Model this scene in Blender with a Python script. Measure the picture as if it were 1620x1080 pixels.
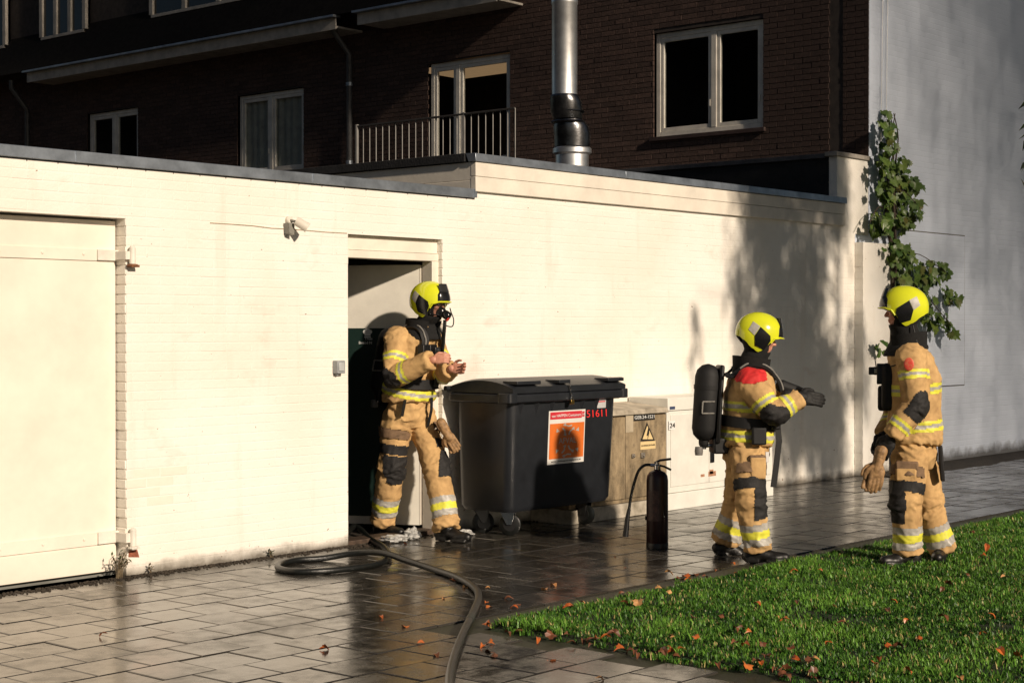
import bpy, bmesh, math, random
import numpy as np
from mathutils import Vector, Matrix, noise
random.seed(7); rng = np.random.default_rng(7)
scene = bpy.context.scene
for o in list(bpy.data.objects): bpy.data.objects.remove(o)
COL = scene.collection

# ------------------------------------------------------------------ camera, sky, sun, exposure
# world: X runs along the white wall (receding to the right), Y goes through it, Z up. The camera stands at (0, 0).
CH, FPX, HOR = 1.6, 2590.0, 518.0           # eye height, focal length in photo pixels, horizon row
RV = Vector((.654, -.7565, 0)).normalized(); DV = Vector((.7565, .654, 0)).normalized()
cam = bpy.data.objects.new('camera', bpy.data.cameras.new('camera')); COL.objects.link(cam)
cam.location = (0, 0, CH)
cam.data.sensor_width = 36; cam.data.lens = FPX/1620*36; cam.data.clip_start = .05; cam.data.clip_end = 2000
cam.rotation_euler = (math.radians(90) - math.atan(22/FPX), 0, math.atan2(DV.y, DV.x) - math.pi/2)
scene.camera = cam
SUN_DIR = Vector((.17, 1.0, -.455)).normalized()      # the way the light travels
sun = bpy.data.objects.new('sun', bpy.data.lights.new('sun', 'SUN')); COL.objects.link(sun)
sun.data.energy = 3.6; sun.data.angle = math.radians(1.9); sun.data.color = (1.0, .84, .67)
sun.rotation_euler = SUN_DIR.to_track_quat('-Z', 'Y').to_euler()
world = bpy.data.worlds.new('World'); scene.world = world; world.use_nodes = True
wn = world.node_tree.nodes; wl = world.node_tree.links
sky = wn.new('ShaderNodeTexSky'); sky.sky_type = 'NISHITA'; sky.sun_disc = False
sky.sun_elevation = math.asin(-SUN_DIR.z); sky.sun_rotation = math.atan2(-SUN_DIR.x, -SUN_DIR.y)
wl.new(sky.outputs[0], wn['Background'].inputs[0]); wn['Background'].inputs[1].default_value = .021
vs = scene.view_settings; vs.view_transform = 'Standard'; vs.look = 'None'; vs.exposure = .36; vs.gamma = 1; vs.use_curve_mapping = False
scene.render.resolution_x = 1024; scene.render.resolution_y = 682

def ray(px): return RV*((px-810)/FPX) + DV
def zat(py, F): return CH - (py-HOR)/FPX*F
def pf(px, py, F): v = ray(px)*F; v.z = zat(py, F); return v                       # pixel + distance
def gp(px, py, z=0.0): return pf(px, py, (CH-z)*FPX/(py-HOR))                        # pixel on the ground
YW = 8.75
def wp(px, py, Y=YW): return pf(px, py, Y/ray(px).y)                                 # pixel on a plane parallel to the wall
XF = 16.07
def fp(px, py, X=XF): return pf(px, py, X/ray(px).x)                                 # pixel on a plane parallel to the brick facade
def proj(v):
    F = v.x*DV.x + v.y*DV.y; R = v.x*RV.x + v.y*RV.y
    return 810 + FPX*R/F, HOR + FPX*(CH-v.z)/F, F

# ------------------------------------------------------------------ materials
MATS = {}
def pbr(name, col, rough=.6, metal=0, var=.12, vscale=6, bump=0, bscale=40, spec=.5, hue=None, extra=None, coat=0):
    if name in MATS: return MATS[name]
    m = bpy.data.materials.new(name); m.use_nodes = True; MATS[name] = m
    nt = m.node_tree; n = nt.nodes; l = nt.links; b = n['Principled BSDF']
    b.inputs['Roughness'].default_value = rough; b.inputs['Metallic'].default_value = metal
    b.inputs['Specular IOR Level'].default_value = spec; b.inputs['Coat Weight'].default_value = coat
    tc = n.new('ShaderNodeTexCoord')
    nz = n.new('ShaderNodeTexNoise'); nz.inputs['Scale'].default_value = vscale; nz.inputs['Detail'].default_value = 8
    nz.inputs['Roughness'].default_value = .65
    l.new(tc.outputs['Object'], nz.inputs['Vector'])
    mx = n.new('ShaderNodeMix'); mx.data_type = 'RGBA'
    c2 = hue or tuple(c*(1-2.2*var) for c in col)
    mx.inputs['A'].default_value = (*[min(1, c*(1+var)) for c in col], 1); mx.inputs['B'].default_value = (*[max(0, c) for c in c2], 1)
    rp = n.new('ShaderNodeMapRange'); rp.inputs['From Min'].default_value = .35; rp.inputs['From Max'].default_value = .72
    l.new(nz.outputs['Fac'], rp.inputs['Value']); l.new(rp.outputs[0], mx.inputs['Factor'])
    l.new(mx.outputs['Result'], b.inputs['Base Color'])
    if bump:
        n2 = n.new('ShaderNodeTexNoise'); n2.inputs['Scale'].default_value = bscale; n2.inputs['Detail'].default_value = 5
        l.new(tc.outputs['Object'], n2.inputs['Vector'])
        bp = n.new('ShaderNodeBump'); bp.inputs['Strength'].default_value = bump; bp.inputs['Distance'].default_value = .01
        l.new(n2.outputs['Fac'], bp.inputs['Height']); l.new(bp.outputs[0], b.inputs['Normal'])
    if extra: extra(nt, b, tc, mx)
    return m

def node_math(nt, op, a, b=None):
    q = nt.nodes.new('ShaderNodeMath'); q.operation = op
    for i, v in enumerate((a, b)):
        if v is None: continue
        if isinstance(v, (int, float)): q.inputs[i].default_value = v
        else: nt.links.new(v, q.inputs[i])
    return q.outputs[0]
def node_mix(nt, f, a, b):
    q = nt.nodes.new('ShaderNodeMix'); q.data_type = 'RGBA'
    for s, v in (('Factor', f), ('A', a), ('B', b)):
        if isinstance(v, (int, float)): q.inputs[s].default_value = v
        elif isinstance(v, tuple): q.inputs[s].default_value = (*v, 1)
        else: nt.links.new(v, q.inputs[s])
    return q.outputs['Result']
def node_noise(nt, tc, scale, detail=6, stretch=(1, 1, 1), rough=.6):
    mp = nt.nodes.new('ShaderNodeMapping'); mp.inputs['Scale'].default_value = stretch
    nt.links.new(tc.outputs['Object'], mp.inputs['Vector'])
    q = nt.nodes.new('ShaderNodeTexNoise'); q.inputs['Scale'].default_value = scale; q.inputs['Detail'].default_value = detail
    q.inputs['Roughness'].default_value = rough
    nt.links.new(mp.outputs[0], q.inputs['Vector']); return q.outputs['Fac']
def node_range(nt, v, a, b, c=0., d=1.):
    q = nt.nodes.new('ShaderNodeMapRange'); nt.links.new(v, q.inputs['Value'])
    for s, x in zip(('From Min', 'From Max', 'To Min', 'To Max'), (a, b, c, d)): q.inputs[s].default_value = x
    return q.outputs[0]

def painted_wall(nt, b, tc, mx):
    # flaked chips, run-down dirt streaks, splash dirt in the lowest course (world coordinates, so neighbouring pieces agree)
    geo = nt.nodes.new('ShaderNodeNewGeometry'); W = {'Object': geo.outputs['Position']}
    class T: outputs = W
    sep = nt.nodes.new('ShaderNodeSeparateXYZ'); nt.links.new(geo.outputs['Position'], sep.inputs[0])
    tone = node_noise(nt, T, 1.1, 5); c = node_mix(nt, node_range(nt, tone, .38, .68), (.86, .835, .775), (.80, .755, .67))
    streak = node_noise(nt, T, 3.0, 5, (1.6, 1, .22)); c = node_mix(nt, node_range(nt, streak, .58, .76, 0, .30), c, (.58, .47, .35))
    patch = node_noise(nt, T, 1.7, 4, (1, 1, 1.6)); c = node_mix(nt, node_range(nt, patch, .62, .72, 0, .45), c, (.66, .55, .46))
    chip = node_noise(nt, T, 21, 3, (1, 1, 1.5)); low = node_range(nt, sep.outputs['Z'], 0, .9, .035, 0)
    chipf = node_range(nt, node_math(nt, 'ADD', chip, low), .725, .745); c = node_mix(nt, chipf, c, (.26, .17, .11))
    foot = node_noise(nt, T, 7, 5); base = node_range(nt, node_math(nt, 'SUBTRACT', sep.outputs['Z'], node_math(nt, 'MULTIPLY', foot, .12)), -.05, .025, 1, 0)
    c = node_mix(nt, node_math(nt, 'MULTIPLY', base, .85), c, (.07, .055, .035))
    nt.links.new(c, b.inputs['Base Color'])
WHITE = pbr('painted_brick', (.8, .75, .66), .55, bump=.25, bscale=55, extra=painted_wall)
def gable_paint_cool_light(nt, b, tc, mx):
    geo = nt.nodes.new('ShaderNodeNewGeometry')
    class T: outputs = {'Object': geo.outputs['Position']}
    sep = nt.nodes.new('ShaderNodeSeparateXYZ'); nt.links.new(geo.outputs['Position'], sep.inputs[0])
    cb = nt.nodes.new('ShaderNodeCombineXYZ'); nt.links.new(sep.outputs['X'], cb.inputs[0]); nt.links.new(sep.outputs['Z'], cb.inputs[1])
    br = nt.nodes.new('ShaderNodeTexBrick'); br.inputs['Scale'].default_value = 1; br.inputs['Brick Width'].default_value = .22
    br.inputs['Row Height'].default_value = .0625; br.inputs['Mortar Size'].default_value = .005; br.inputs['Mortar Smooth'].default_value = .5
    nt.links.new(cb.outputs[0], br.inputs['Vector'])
    c = node_mix(nt, node_range(nt, node_noise(nt, T, .8, 5), .35, .7), (.69, .76, .88), (.675, .74, .855))  # cool cast of the light on the gable is put into its paint
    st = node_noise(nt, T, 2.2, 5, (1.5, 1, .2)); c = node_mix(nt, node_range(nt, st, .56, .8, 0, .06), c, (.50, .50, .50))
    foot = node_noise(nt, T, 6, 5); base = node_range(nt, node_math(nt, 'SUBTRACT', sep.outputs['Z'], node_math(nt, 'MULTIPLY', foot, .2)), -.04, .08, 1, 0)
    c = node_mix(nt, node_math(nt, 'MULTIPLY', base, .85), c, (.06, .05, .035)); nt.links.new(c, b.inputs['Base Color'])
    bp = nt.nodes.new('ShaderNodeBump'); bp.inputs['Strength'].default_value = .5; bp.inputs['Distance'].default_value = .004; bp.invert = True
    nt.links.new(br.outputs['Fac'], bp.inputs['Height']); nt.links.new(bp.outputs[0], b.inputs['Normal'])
GABLE = pbr('gable_paint_cool_light', (.75, .73, .7), .6, extra=gable_paint_cool_light)
def tone_attr(nt, b, tc, mx):
    at = nt.nodes.new('ShaderNodeAttribute'); at.attribute_name = 'tone'
    v = nt.nodes.new('ShaderNodeHueSaturation'); nt.links.new(mx.outputs['Result'], v.inputs['Color'])
    nt.links.new(node_range(nt, at.outputs['Fac'], 0, 1, .72, 1.2), v.inputs['Value']); nt.links.new(v.outputs[0], b.inputs['Base Color'])
BRICK = pbr('red_brick', (.080, .048, .037), .88, var=.2, vscale=25, bump=.5, bscale=90, extra=tone_attr)
MORTAR = pbr('mortar', (.055, .043, .036), .9, var=.2, vscale=12)
def wet_paving(nt, b, tc, mx):
    geo = nt.nodes.new('ShaderNodeNewGeometry')
    class T: outputs = {'Object': geo.outputs['Position']}
    at = nt.nodes.new('ShaderNodeAttribute'); at.attribute_name = 'tone'
    oi = nt.nodes.new('ShaderNodeObjectInfo')
    r = node_math(nt, 'FRACT', node_math(nt, 'ADD', at.outputs['Fac'], oi.outputs['Random']))
    g = node_noise(nt, T, 60, 4); big = node_noise(nt, T, 1.3, 4); mid = node_noise(nt, T, 9, 5)
    c = node_mix(nt, r, (.030, .027, .022), (.055, .050, .043))
    c = node_mix(nt, node_range(nt, g, .35, .7, 0, .5), c, (.028, .024, .018))
    c = node_mix(nt, node_range(nt, mid, .52, .75, 0, .55), c, (.024, .022, .013))
    nt.links.new(c, b.inputs['Base Color'])
    rr = node_range(nt, big, .36, .62, .27, .08)
    rr = node_math(nt, 'ADD', rr, node_range(nt, mid, .4, .75, -.03, .14))
    rr = node_math(nt, 'ADD', rr, node_math(nt, 'MULTIPLY', r, .06)); nt.links.new(rr, b.inputs['Roughness'])
    bp = nt.nodes.new('ShaderNodeBump'); bp.inputs['Strength'].default_value = .22; bp.inputs['Distance'].default_value = .004
    nt.links.new(node_math(nt, 'ADD', node_noise(nt, T, 5, 3), node_math(nt, 'MULTIPLY', g, .25)), bp.inputs['Height']); nt.links.new(bp.outputs[0], b.inputs['Normal'])
PAVE = pbr('wet_concrete_tile', (.1, .09, .08), .2, spec=1.0, extra=wet_paving)
JOINT = pbr('joint_sand', (.028, .026, .016), .55, var=.3, vscale=14, hue=(.03, .035, .012), bump=.5, bscale=80)
SOIL = pbr('soil', (.035, .026, .017), .9, var=.3, vscale=9, bump=1, bscale=60)
BITUMEN = pbr('bitumen', (.016, .016, .017), .85, var=.25, vscale=5, bump=.4, bscale=50)
ZINC = pbr('zinc', (.36, .40, .45), .38, .75, var=.22, vscale=4, bump=.15, bscale=12)
CONCRETE = pbr('concrete', (.34, .31, .27), .8, var=.2, vscale=5, bump=.4, bscale=60)
BOARD = pbr('painted_board', (.78, .72, .62), .5, var=.07, vscale=3, bump=.1, bscale=30)
DOORP = pbr('door_paint', (.82, .75, .64), .33, var=.05, vscale=2.2, bump=.06, bscale=22)
GREYP = pbr('grey_white_paint', (.62, .61, .55), .5, var=.08, vscale=4)
FRAME = pbr('window_frame_paint', (.74, .70, .62), .45, var=.1, vscale=6)
RUST = pbr('rusty_iron', (.22, .09, .04), .8, var=.3, vscale=30, bump=.6)
BLACKP = pbr('black_plastic', (.006, .006, .0065), .45, var=.2, vscale=20)
RUBBER = pbr('black_rubber', (.008, .009, .008), .38, var=.25, vscale=25, bump=.2, bscale=60)
STEEL = pbr('steel', (.55, .55, .55), .2, 1, var=.1, vscale=10)
FLUE = pbr('flue_steel', (.92, .92, .92), .40, 1, var=.12, vscale=7)
FLUED = pbr('sooty_flue_steel', (.16, .16, .165), .3, 1, var=.3, vscale=8, bump=.25, bscale=14)
def glass_mat(name, tint=(.85, .87, .85), gloss=.05):
    m = bpy.data.materials.new(name); m.use_nodes = True; nt = m.node_tree; n = nt.nodes; n.clear()
    out = n.new('ShaderNodeOutputMaterial'); tr = n.new('ShaderNodeBsdfTransparent'); gl = n.new('ShaderNodeBsdfGlossy')
    tr.inputs[0].default_value = (*tint, 1); gl.inputs['Roughness'].default_value = gloss
    fr = n.new('ShaderNodeFresnel'); geo = n.new('ShaderNodeNewGeometry'); io = n.new('ShaderNodeMapRange'); io.inputs['To Min'].default_value = 1.5; io.inputs['To Max'].default_value = 1/1.5
    nt.links.new(geo.outputs['Backfacing'], io.inputs['Value']); nt.links.new(io.outputs[0], fr.inputs[0]); mix = n.new('ShaderNodeMixShader')
    nt.links.new(fr.outputs[0], mix.inputs[0]); nt.links.new(tr.outputs[0], mix.inputs[1]); nt.links.new(gl.outputs[0], mix.inputs[2])
    nt.links.new(mix.outputs[0], out.inputs[0]); return m
GLASS = glass_mat('window_glass'); VISOR = glass_mat('mask_visor', (.8, .8, .8), .04)
def flat(name, col, rough=.5, var=.04, **k): return pbr(name, col, rough, var=var, **k)

# ------------------------------------------------------------------ mesh helpers
ORIG = {}
def tag(o, label=None, cat=None, group=None, kind=None):
    if label: o['label'] = label
    if cat: o['category'] = cat
    if group: o['group'] = group
    if kind: o['kind'] = kind
    return o
def thing(name, loc, label, cat, group=None):
    o = bpy.data.objects.new(name, None); COL.objects.link(o); o.location = loc; o.empty_display_size = .1
    ORIG[o.name] = Vector(loc); return tag(o, label, cat, group)
def link(name, me, parent=None, origin=None):
    o = bpy.data.objects.new(name, me); COL.objects.link(o)
    if parent is not None: o.parent = parent; ORIG[o.name] = ORIG[parent.name]
    else:
        ORIG[o.name] = Vector(origin or (0, 0, 0)); o.location = ORIG[o.name]
    return o
def mesh_np(name, V, F, mats, midx=None, smooth=False):
    """V (n,3), F list of tuples or (m,k) int array"""
    me = bpy.data.meshes.new(name)
    if isinstance(F, np.ndarray) and F.size:
        k = F.shape[1]; me.vertices.add(len(V)); me.vertices.foreach_set('co', np.asarray(V, np.float32).ravel())
        me.loops.add(F.size); me.loops.foreach_set('vertex_index', F.astype(np.int32).ravel())
        me.polygons.add(len(F)); me.polygons.foreach_set('loop_start', np.arange(0, F.size, k, dtype=np.int32))
        me.polygons.foreach_set('loop_total', np.full(len(F), k, np.int32)); me.update(calc_edges=True); me.validate()
    else: me.from_pydata([tuple(v) for v in V], [], F)
    for m in (mats if isinstance(mats, (list, tuple)) else [mats]): me.materials.append(m)
    if midx is not None: me.polygons.foreach_set('material_index', np.asarray(midx, np.int32))
    if smooth: me.polygons.foreach_set('use_smooth', np.ones(len(me.polygons), bool))
    me.update(); return me
class MB:
    def __init__(s): s.v = []; s.f = []; s.m = []
    def add(s, V, F, mi=0):
        k = len(s.v); s.v += [Vector(p) for p in V]; s.f += [tuple(i+k for i in q) for q in F]; s.m += [mi]*len(F); return s
    def box(s, a, b, mi=0):
        (x0, y0, z0), (x1, y1, z1) = [min(p, q) for p, q in zip(a, b)], [max(p, q) for p, q in zip(a, b)]
        return s.add([(x0,y0,z0),(x1,y0,z0),(x1,y1,z0),(x0,y1,z0),(x0,y0,z1),(x1,y0,z1),(x1,y1,z1),(x0,y1,z1)],
                     [(0,3,2,1),(4,5,6,7),(0,1,5,4),(1,2,6,5),(2,3,7,6),(3,0,4,7)], mi)
    def hexa(s, bot, top, mi=0):
        n = len(bot); return s.add(list(bot)+list(top), [tuple(range(n))[::-1], tuple(range(n, 2*n))]+[(i, (i+1) % n, (i+1) % n+n, i+n) for i in range(n)], mi)
    def tube(s, pts, rad, seg=10, mi=0, caps=True, flatx=1.0, up=None):
        pts = [Vector(p) for p in pts]; n = len(pts); rad = rad if isinstance(rad, (list, tuple)) else [rad]*n
        V = []; ref = Vector(up) if up is not None else None
        for i, p in enumerate(pts):
            t = (pts[min(i+1, n-1)]-pts[max(i-1, 0)]).normalized()
            if ref is None: ref = Vector((0, 0, 1)) if abs(t.z) < .9 else Vector((1, 0, 0))
            a = t.cross(ref)
            if a.length < 1e-4: a = t.cross(Vector((1, .3, 0)))
            a.normalize(); b = a.cross(t).normalized(); ref = b if up is None else Vector(up)
            for k in range(seg):
                w = 2*math.pi*k/seg; V.append(p + a*(math.cos(w)*rad[i]*flatx) + b*(math.sin(w)*rad[i]))
        F = [(i*seg+k, i*seg+(k+1) % seg, (i+1)*seg+(k+1) % seg, (i+1)*seg+k) for i in range(n-1) for k in range(seg)]
        if caps: F += [tuple(range(seg))[::-1], tuple(range((n-1)*seg, n*seg))]
        return s.add(V, F, mi)
    def capsule(s, pts, rad, seg=14, mi=0):
        """tapered tube with round ends, closed"""
        pts = [Vector(p) for p in pts]; rad = list(rad) if isinstance(rad, (list, tuple)) else [rad]*len(pts)
        a = (pts[0]-pts[1]).normalized(); b = (pts[-1]-pts[-2]).normalized(); P = []; R = []
        for w in (85, 60, 30): P.append(pts[0]+a*rad[0]*math.sin(math.radians(w))); R.append(rad[0]*math.cos(math.radians(w)))
        P += pts; R += rad
        for w in (30, 60, 85): P.append(pts[-1]+b*rad[-1]*math.sin(math.radians(w))); R.append(rad[-1]*math.cos(math.radians(w)))
        return s.tube(P, R, seg, mi)
    def loft(s, rings, seg=20, mi=0, sup=2.0):
        """rings: (centre, axis a, axis b, ra, rb)"""
        V = []
        for c, a, b, ra, rb in rings:
            for k in range(seg):
                w = 2*math.pi*k/seg; ca, sa = math.cos(w), math.sin(w)
                e = 2/sup; x = math.copysign(abs(ca)**e, ca); y = math.copysign(abs(sa)**e, sa)
                V.append(Vector(c)+Vector(a)*(ra*x)+Vector(b)*(rb*y))
        n = len(rings)
        F = [(i*seg+k, i*seg+(k+1) % seg, (i+1)*seg+(k+1) % seg, (i+1)*seg+k) for i in range(n-1) for k in range(seg)]
        F += [tuple(range(seg))[::-1], tuple(range((n-1)*seg, n*seg))]
        return s.add(V, F, mi)
    def ball(s, c, r, ax=None, seg=14, rings=9, mi=0):
        """ellipsoid; ax = three axis vectors"""
        ax = ax or (Vector((1,0,0)), Vector((0,1,0)), Vector((0,0,1))); r = r if isinstance(r, (list, tuple)) else (r, r, r); c = Vector(c)
        V = [c+ax[2]*r[2]]
        for i in range(1, rings):
            th = math.pi*i/rings
            for k in range(seg):
                w = 2*math.pi*k/seg; V.append(c+ax[0]*(r[0]*math.sin(th)*math.cos(w))+ax[1]*(r[1]*math.sin(th)*math.sin(w))+ax[2]*(r[2]*math.cos(th)))
        V.append(c-ax[2]*r[2]); L = len(V)-1
        F = [(0, 1+k, 1+(k+1) % seg) for k in range(seg)]
        F += [(1+i*seg+k, 1+(i+1)*seg+k, 1+(i+1)*seg+(k+1) % seg, 1+i*seg+(k+1) % seg) for i in range(rings-2) for k in range(seg)]
        F += [(L, 1+(rings-2)*seg+(k+1) % seg, 1+(rings-2)*seg+k) for k in range(seg)]
        return s.add(V, F, mi)
    def lathe(s, c, prof, seg=28, mi=0, axis=(0, 0, 1)):
        ax = Vector(axis).normalized(); a = ax.orthogonal().normalized(); b = ax.cross(a); c = Vector(c)
        return s.loft([(c+ax*z, a, b, max(r, 1e-4), max(r, 1e-4)) for r, z in prof], seg, mi)
    def build(s, name, mats, parent=None, origin=None, smooth=False, bevel=0, angle=35, fix=True):
        o0 = ORIG[parent.name] if parent is not None else Vector(origin or (0, 0, 0))
        me = bpy.data.meshes.new(name); me.from_pydata([tuple(p-o0) for p in s.v], [], s.f)
        for m in (mats if isinstance(mats, (list, tuple)) else [mats]): me.materials.append(m)
        me.polygons.foreach_set('material_index', np.array(s.m, np.int32))
        if fix:
            bm = bmesh.new(); bm.from_mesh(me); bmesh.ops.recalc_face_normals(bm, faces=bm.faces); bm.to_mesh(me); bm.free()
        o = link(name, me, parent, origin)
        if bevel:
            q = o.modifiers.new('bevel', 'BEVEL'); q.width = bevel; q.segments = 2; q.limit_method = 'ANGLE'; q.angle_limit = math.radians(40)
        if smooth or bevel:
            me.polygons.foreach_set('use_smooth', np.ones(len(me.polygons), bool))
            me.set_sharp_from_angle(angle=math.radians(angle))
        return o
def remesh(mb, vox, smooth=3, name='m'):
    me = bpy.data.meshes.new(name); me.from_pydata([tuple(p) for p in mb.v], [], mb.f)
    bm = bmesh.new(); bm.from_mesh(me); bmesh.ops.recalc_face_normals(bm, faces=bm.faces); bm.to_mesh(me); bm.free()
    o = bpy.data.objects.new('tmp', me); COL.objects.link(o)
    r = o.modifiers.new('r', 'REMESH'); r.mode = 'VOXEL'; r.voxel_size = vox
    if smooth: k = o.modifiers.new('s', 'SMOOTH'); k.iterations = smooth; k.factor = .5
    dg = bpy.context.evaluated_depsgraph_get(); ev = o.evaluated_get(dg); em = ev.to_mesh()
    V = np.empty(len(em.vertices)*3, np.float32); em.vertices.foreach_get('co', V); V = V.reshape(-1, 3).astype(float)
    N = np.empty(len(em.vertices)*3, np.float32); em.vertices.foreach_get('normal', N); N = N.reshape(-1, 3).astype(float)
    F = np.array([tuple(p.vertices) for p in em.polygons if len(p.vertices) == 4], np.int32)
    ev.to_mesh_clear(); bpy.data.objects.remove(o); bpy.data.meshes.remove(me)
    return V, N, F
def text(body, name, width, loc, rot, mat, parent, height=None, thick=.0008, align='CENTER'):
    cu = bpy.data.curves.new('t', 'FONT'); cu.body = body; cu.align_x = align; cu.align_y = 'CENTER'; cu.extrude = thick; cu.resolution_u = 2
    o = bpy.data.objects.new('t', cu); COL.objects.link(o)
    dg = bpy.context.evaluated_depsgraph_get(); me = bpy.data.meshes.new_from_object(o.evaluated_get(dg)); bpy.data.objects.remove(o)
    V = np.empty(len(me.vertices)*3, np.float32); me.vertices.foreach_get('co', V); V = V.reshape(-1, 3)
    w = V[:, 0].max()-V[:, 0].min(); h = V[:, 1].max()-V[:, 1].min(); V[:, 0] -= (V[:, 0].max()+V[:, 0].min())/2; V[:, 1] -= (V[:, 1].max()+V[:, 1].min())/2
    V[:, 0] *= width/w; V[:, 1] *= (height/h if height else width/w); me.vertices.foreach_set('co', V.ravel())
    me.materials.clear(); me.materials.append(mat); me.name = name
    ob = link(name, me, parent); ob.location = Vector(loc)-ORIG[parent.name]; ob.rotation_euler = rot; return ob
FACE_Y = (math.pi/2, 0, 0); FACE_X = (math.pi/2, 0, -math.pi/2)

# ------------------------------------------------------------------ ground
LX, LY = 6.5, 5.82                                   # corner of the lawn: X > LX, Y < LY
b = MB(); b.add([(-300,-300,-.10),(400,-300,-.10),(400,400,-.10),(-300,400,-.10)], [(0,1,2,3)])
tag(b.build('ground', SOIL), kind='structure')
b = MB()
b.add([(-3,-3,-.011),(LX,-3,-.011),(LX,YW+.02,-.011),(-3,YW+.02,-.011)], [(0,1,2,3)])
b.add([(LX,LY,-.011),(26,LY,-.011),(26,YW+.02,-.011),(LX,YW+.02,-.011)], [(0,1,2,3)])
pavement = tag(b.build('pavement', JOINT), kind='structure')
TS = .30
def tile_mesh(name, h=.0):
    a = TS/2-.0035; t = a-.005; m = MB()
    m.add([(-a,-a,-.03),(a,-a,-.03),(a,a,-.03),(-a,a,-.03),(-a,-a,-.004),(a,-a,-.004),(a,a,-.004),(-a,a,-.004),(-t,-t,0),(t,-t,0),(t,t,0),(-t,t,0)],
          [(0,1,5,4),(1,2,6,5),(2,3,7,6),(3,0,4,7),(4,5,9,8),(5,6,10,9),(6,7,11,10),(7,4,8,11),(8,9,10,11)]); return m
tm = tile_mesh('tile')
tiles = []
for j in range(40):
    y = YW-.15-j*TS
    if y < -2.9: break
    off = (j % 2)*.15 + .04
    for i in range(100):
        x = -2.8+off+i*TS
        if x > 25.8 or (x > LX-.1 and y < LY-.02): continue
        if x > LX-.16 and y < LY+.1: continue
        px, py, F = proj(Vector((x, y, 0)))
        if F < 2: continue
        tiles.append((F if (-70 < px < 1690 and py < 1120) else 100+F, x, y))
tiles.sort()
rest = MB(); tones = []
tmesh = None
for n, (F, x, y) in enumerate(tiles):
    tilt = (random.gauss(0, .0035), random.gauss(0, .0035)); dz = random.gauss(0, .0011)
    if n < 300:
        if tmesh is None:
            o = tm.build('paving_tile', PAVE, pavement); tmesh = o.data
        else: o = link('paving_tile', tmesh, pavement)
        o.location = (x, y, dz); o.rotation_euler = (tilt[0], tilt[1], random.gauss(0, .004))
    else:
        k = len(rest.v); rest.add([Vector((v.x+x, v.y+y, v.z+dz+v.y*tilt[0]-v.x*tilt[1])) for v in tm.v], tm.f); tones += [random.random()]*len(tm.f)
o = tag(rest.build('paving_tiles', PAVE, pavement), kind='stuff')
at = o.data.attributes.new('tone', 'FLOAT', 'FACE'); at.data.foreach_set('value', np.array(tones, np.float32))
# lawn: soil sheet with a bumpy top, grass blades on it
def lawn_h(x, y): return .012 + .014*noise.noise((x*1.3, y*1.3, 3)) + .006*noise.noise((x*5, y*5, 1))
nx, ny = 130, 90; xs = np.linspace(LX-.04, 26, nx); ys = np.linspace(-4, LY+.05, ny)
V = [(x, y, (lawn_h(x, y) if 0 < i < nx-1 and 0 < j < ny-1 else -.02)) for j, y in enumerate(ys) for i, x in enumerate(xs)]
F = np.array([(j*nx+i, j*nx+i+1, (j+1)*nx+i+1, (j+1)*nx+i) for j in range(ny-1) for i in range(nx-1)])
TURF = pbr('turf_soil', (.018, .030, .008), .9, var=.3, vscale=7, bump=1, bscale=70)
tag(link('lawn', mesh_np('lawn', np.array(V), F, TURF, smooth=True)), kind='structure')
def grass_blades(n):
    x = rng.uniform(LX-.12, 17.5, n*2); y = rng.uniform(-.4, LY+.14, n*2)
    Fd = x*DV.x+y*DV.y; R = x*RV.x+y*RV.y; px = 810+FPX*R/Fd; py = HOR+FPX*CH/Fd
    ok = (px > 400) & (px < 2500) & (py < 1500) & (Fd > 1)
    edge = np.minimum(x-LX, LY-y); ok &= edge > np.array([-.03+.13*noise.noise((a*3, b_*3, 8))+.10*noise.noise((a*11, b_*11, 4)) for a, b_ in zip(x, y)])
    ok &= rng.random(n*2) < np.array([1.15+1.6*noise.noise((a*2.6, b_*2.6, 21)) for a, b_ in zip(x, y)]).clip(.22, 1)
    x, y = x[ok], y[ok]; x, y = x[:n], y[:n]; n = len(x); print('blades', n)
    z = np.array([lawn_h(a, b_) for a, b_ in zip(x, y)]); z = np.where(np.minimum(x-LX, LY-y) < .03, -.004, z)
    clump = np.array([noise.noise((a*2.2, b_*2.2, 5)) for a, b_ in zip(x, y)]); fine = np.array([noise.noise((a*9, b_*9, 2)) for a, b_ in zip(x, y)])
    h = (.016+.012*clump+.011*fine)*rng.uniform(.5, 1.7, n)+.007; h = np.clip(h, .007, .06); w = np.where(rng.random(n) < .12, rng.uniform(.004, .008, n), rng.uniform(.0018, .0038, n))
    az = rng.uniform(0, 6.283, n); ln = rng.uniform(.15, .95, n)*h; ca, sa = np.cos(az), np.sin(az)
    V = np.zeros((n, 5, 3))
    for k, (s, lv, hh) in enumerate(((-1, 0, 0), (1, 0, 0), (-.8, .35, .6), (.8, .35, .6), (0, 1, .95))):
        V[:, k, 0] = x - sa*w*s + ca*ln*lv; V[:, k, 1] = y + ca*w*s + sa*ln*lv; V[:, k, 2] = z + h*hh
    I = np.arange(n)[:, None]*5
    T = np.concatenate([I+np.array([[0, 1, 3]]), I+np.array([[0, 3, 2]]), I+np.array([[2, 3, 4]])])
    me = mesh_np('grass', V.reshape(-1, 3), T, GRASS)
    tone = np.clip(.47+.45*clump+.30*fine+rng.normal(0, .25, n), 0, .96); tone = np.where(rng.random(n) < .05, 1.0, tone)
    me.attributes.new('tone', 'FLOAT', 'FACE').data.foreach_set('value', np.tile(tone, 3).astype(np.float32)); return me
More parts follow.
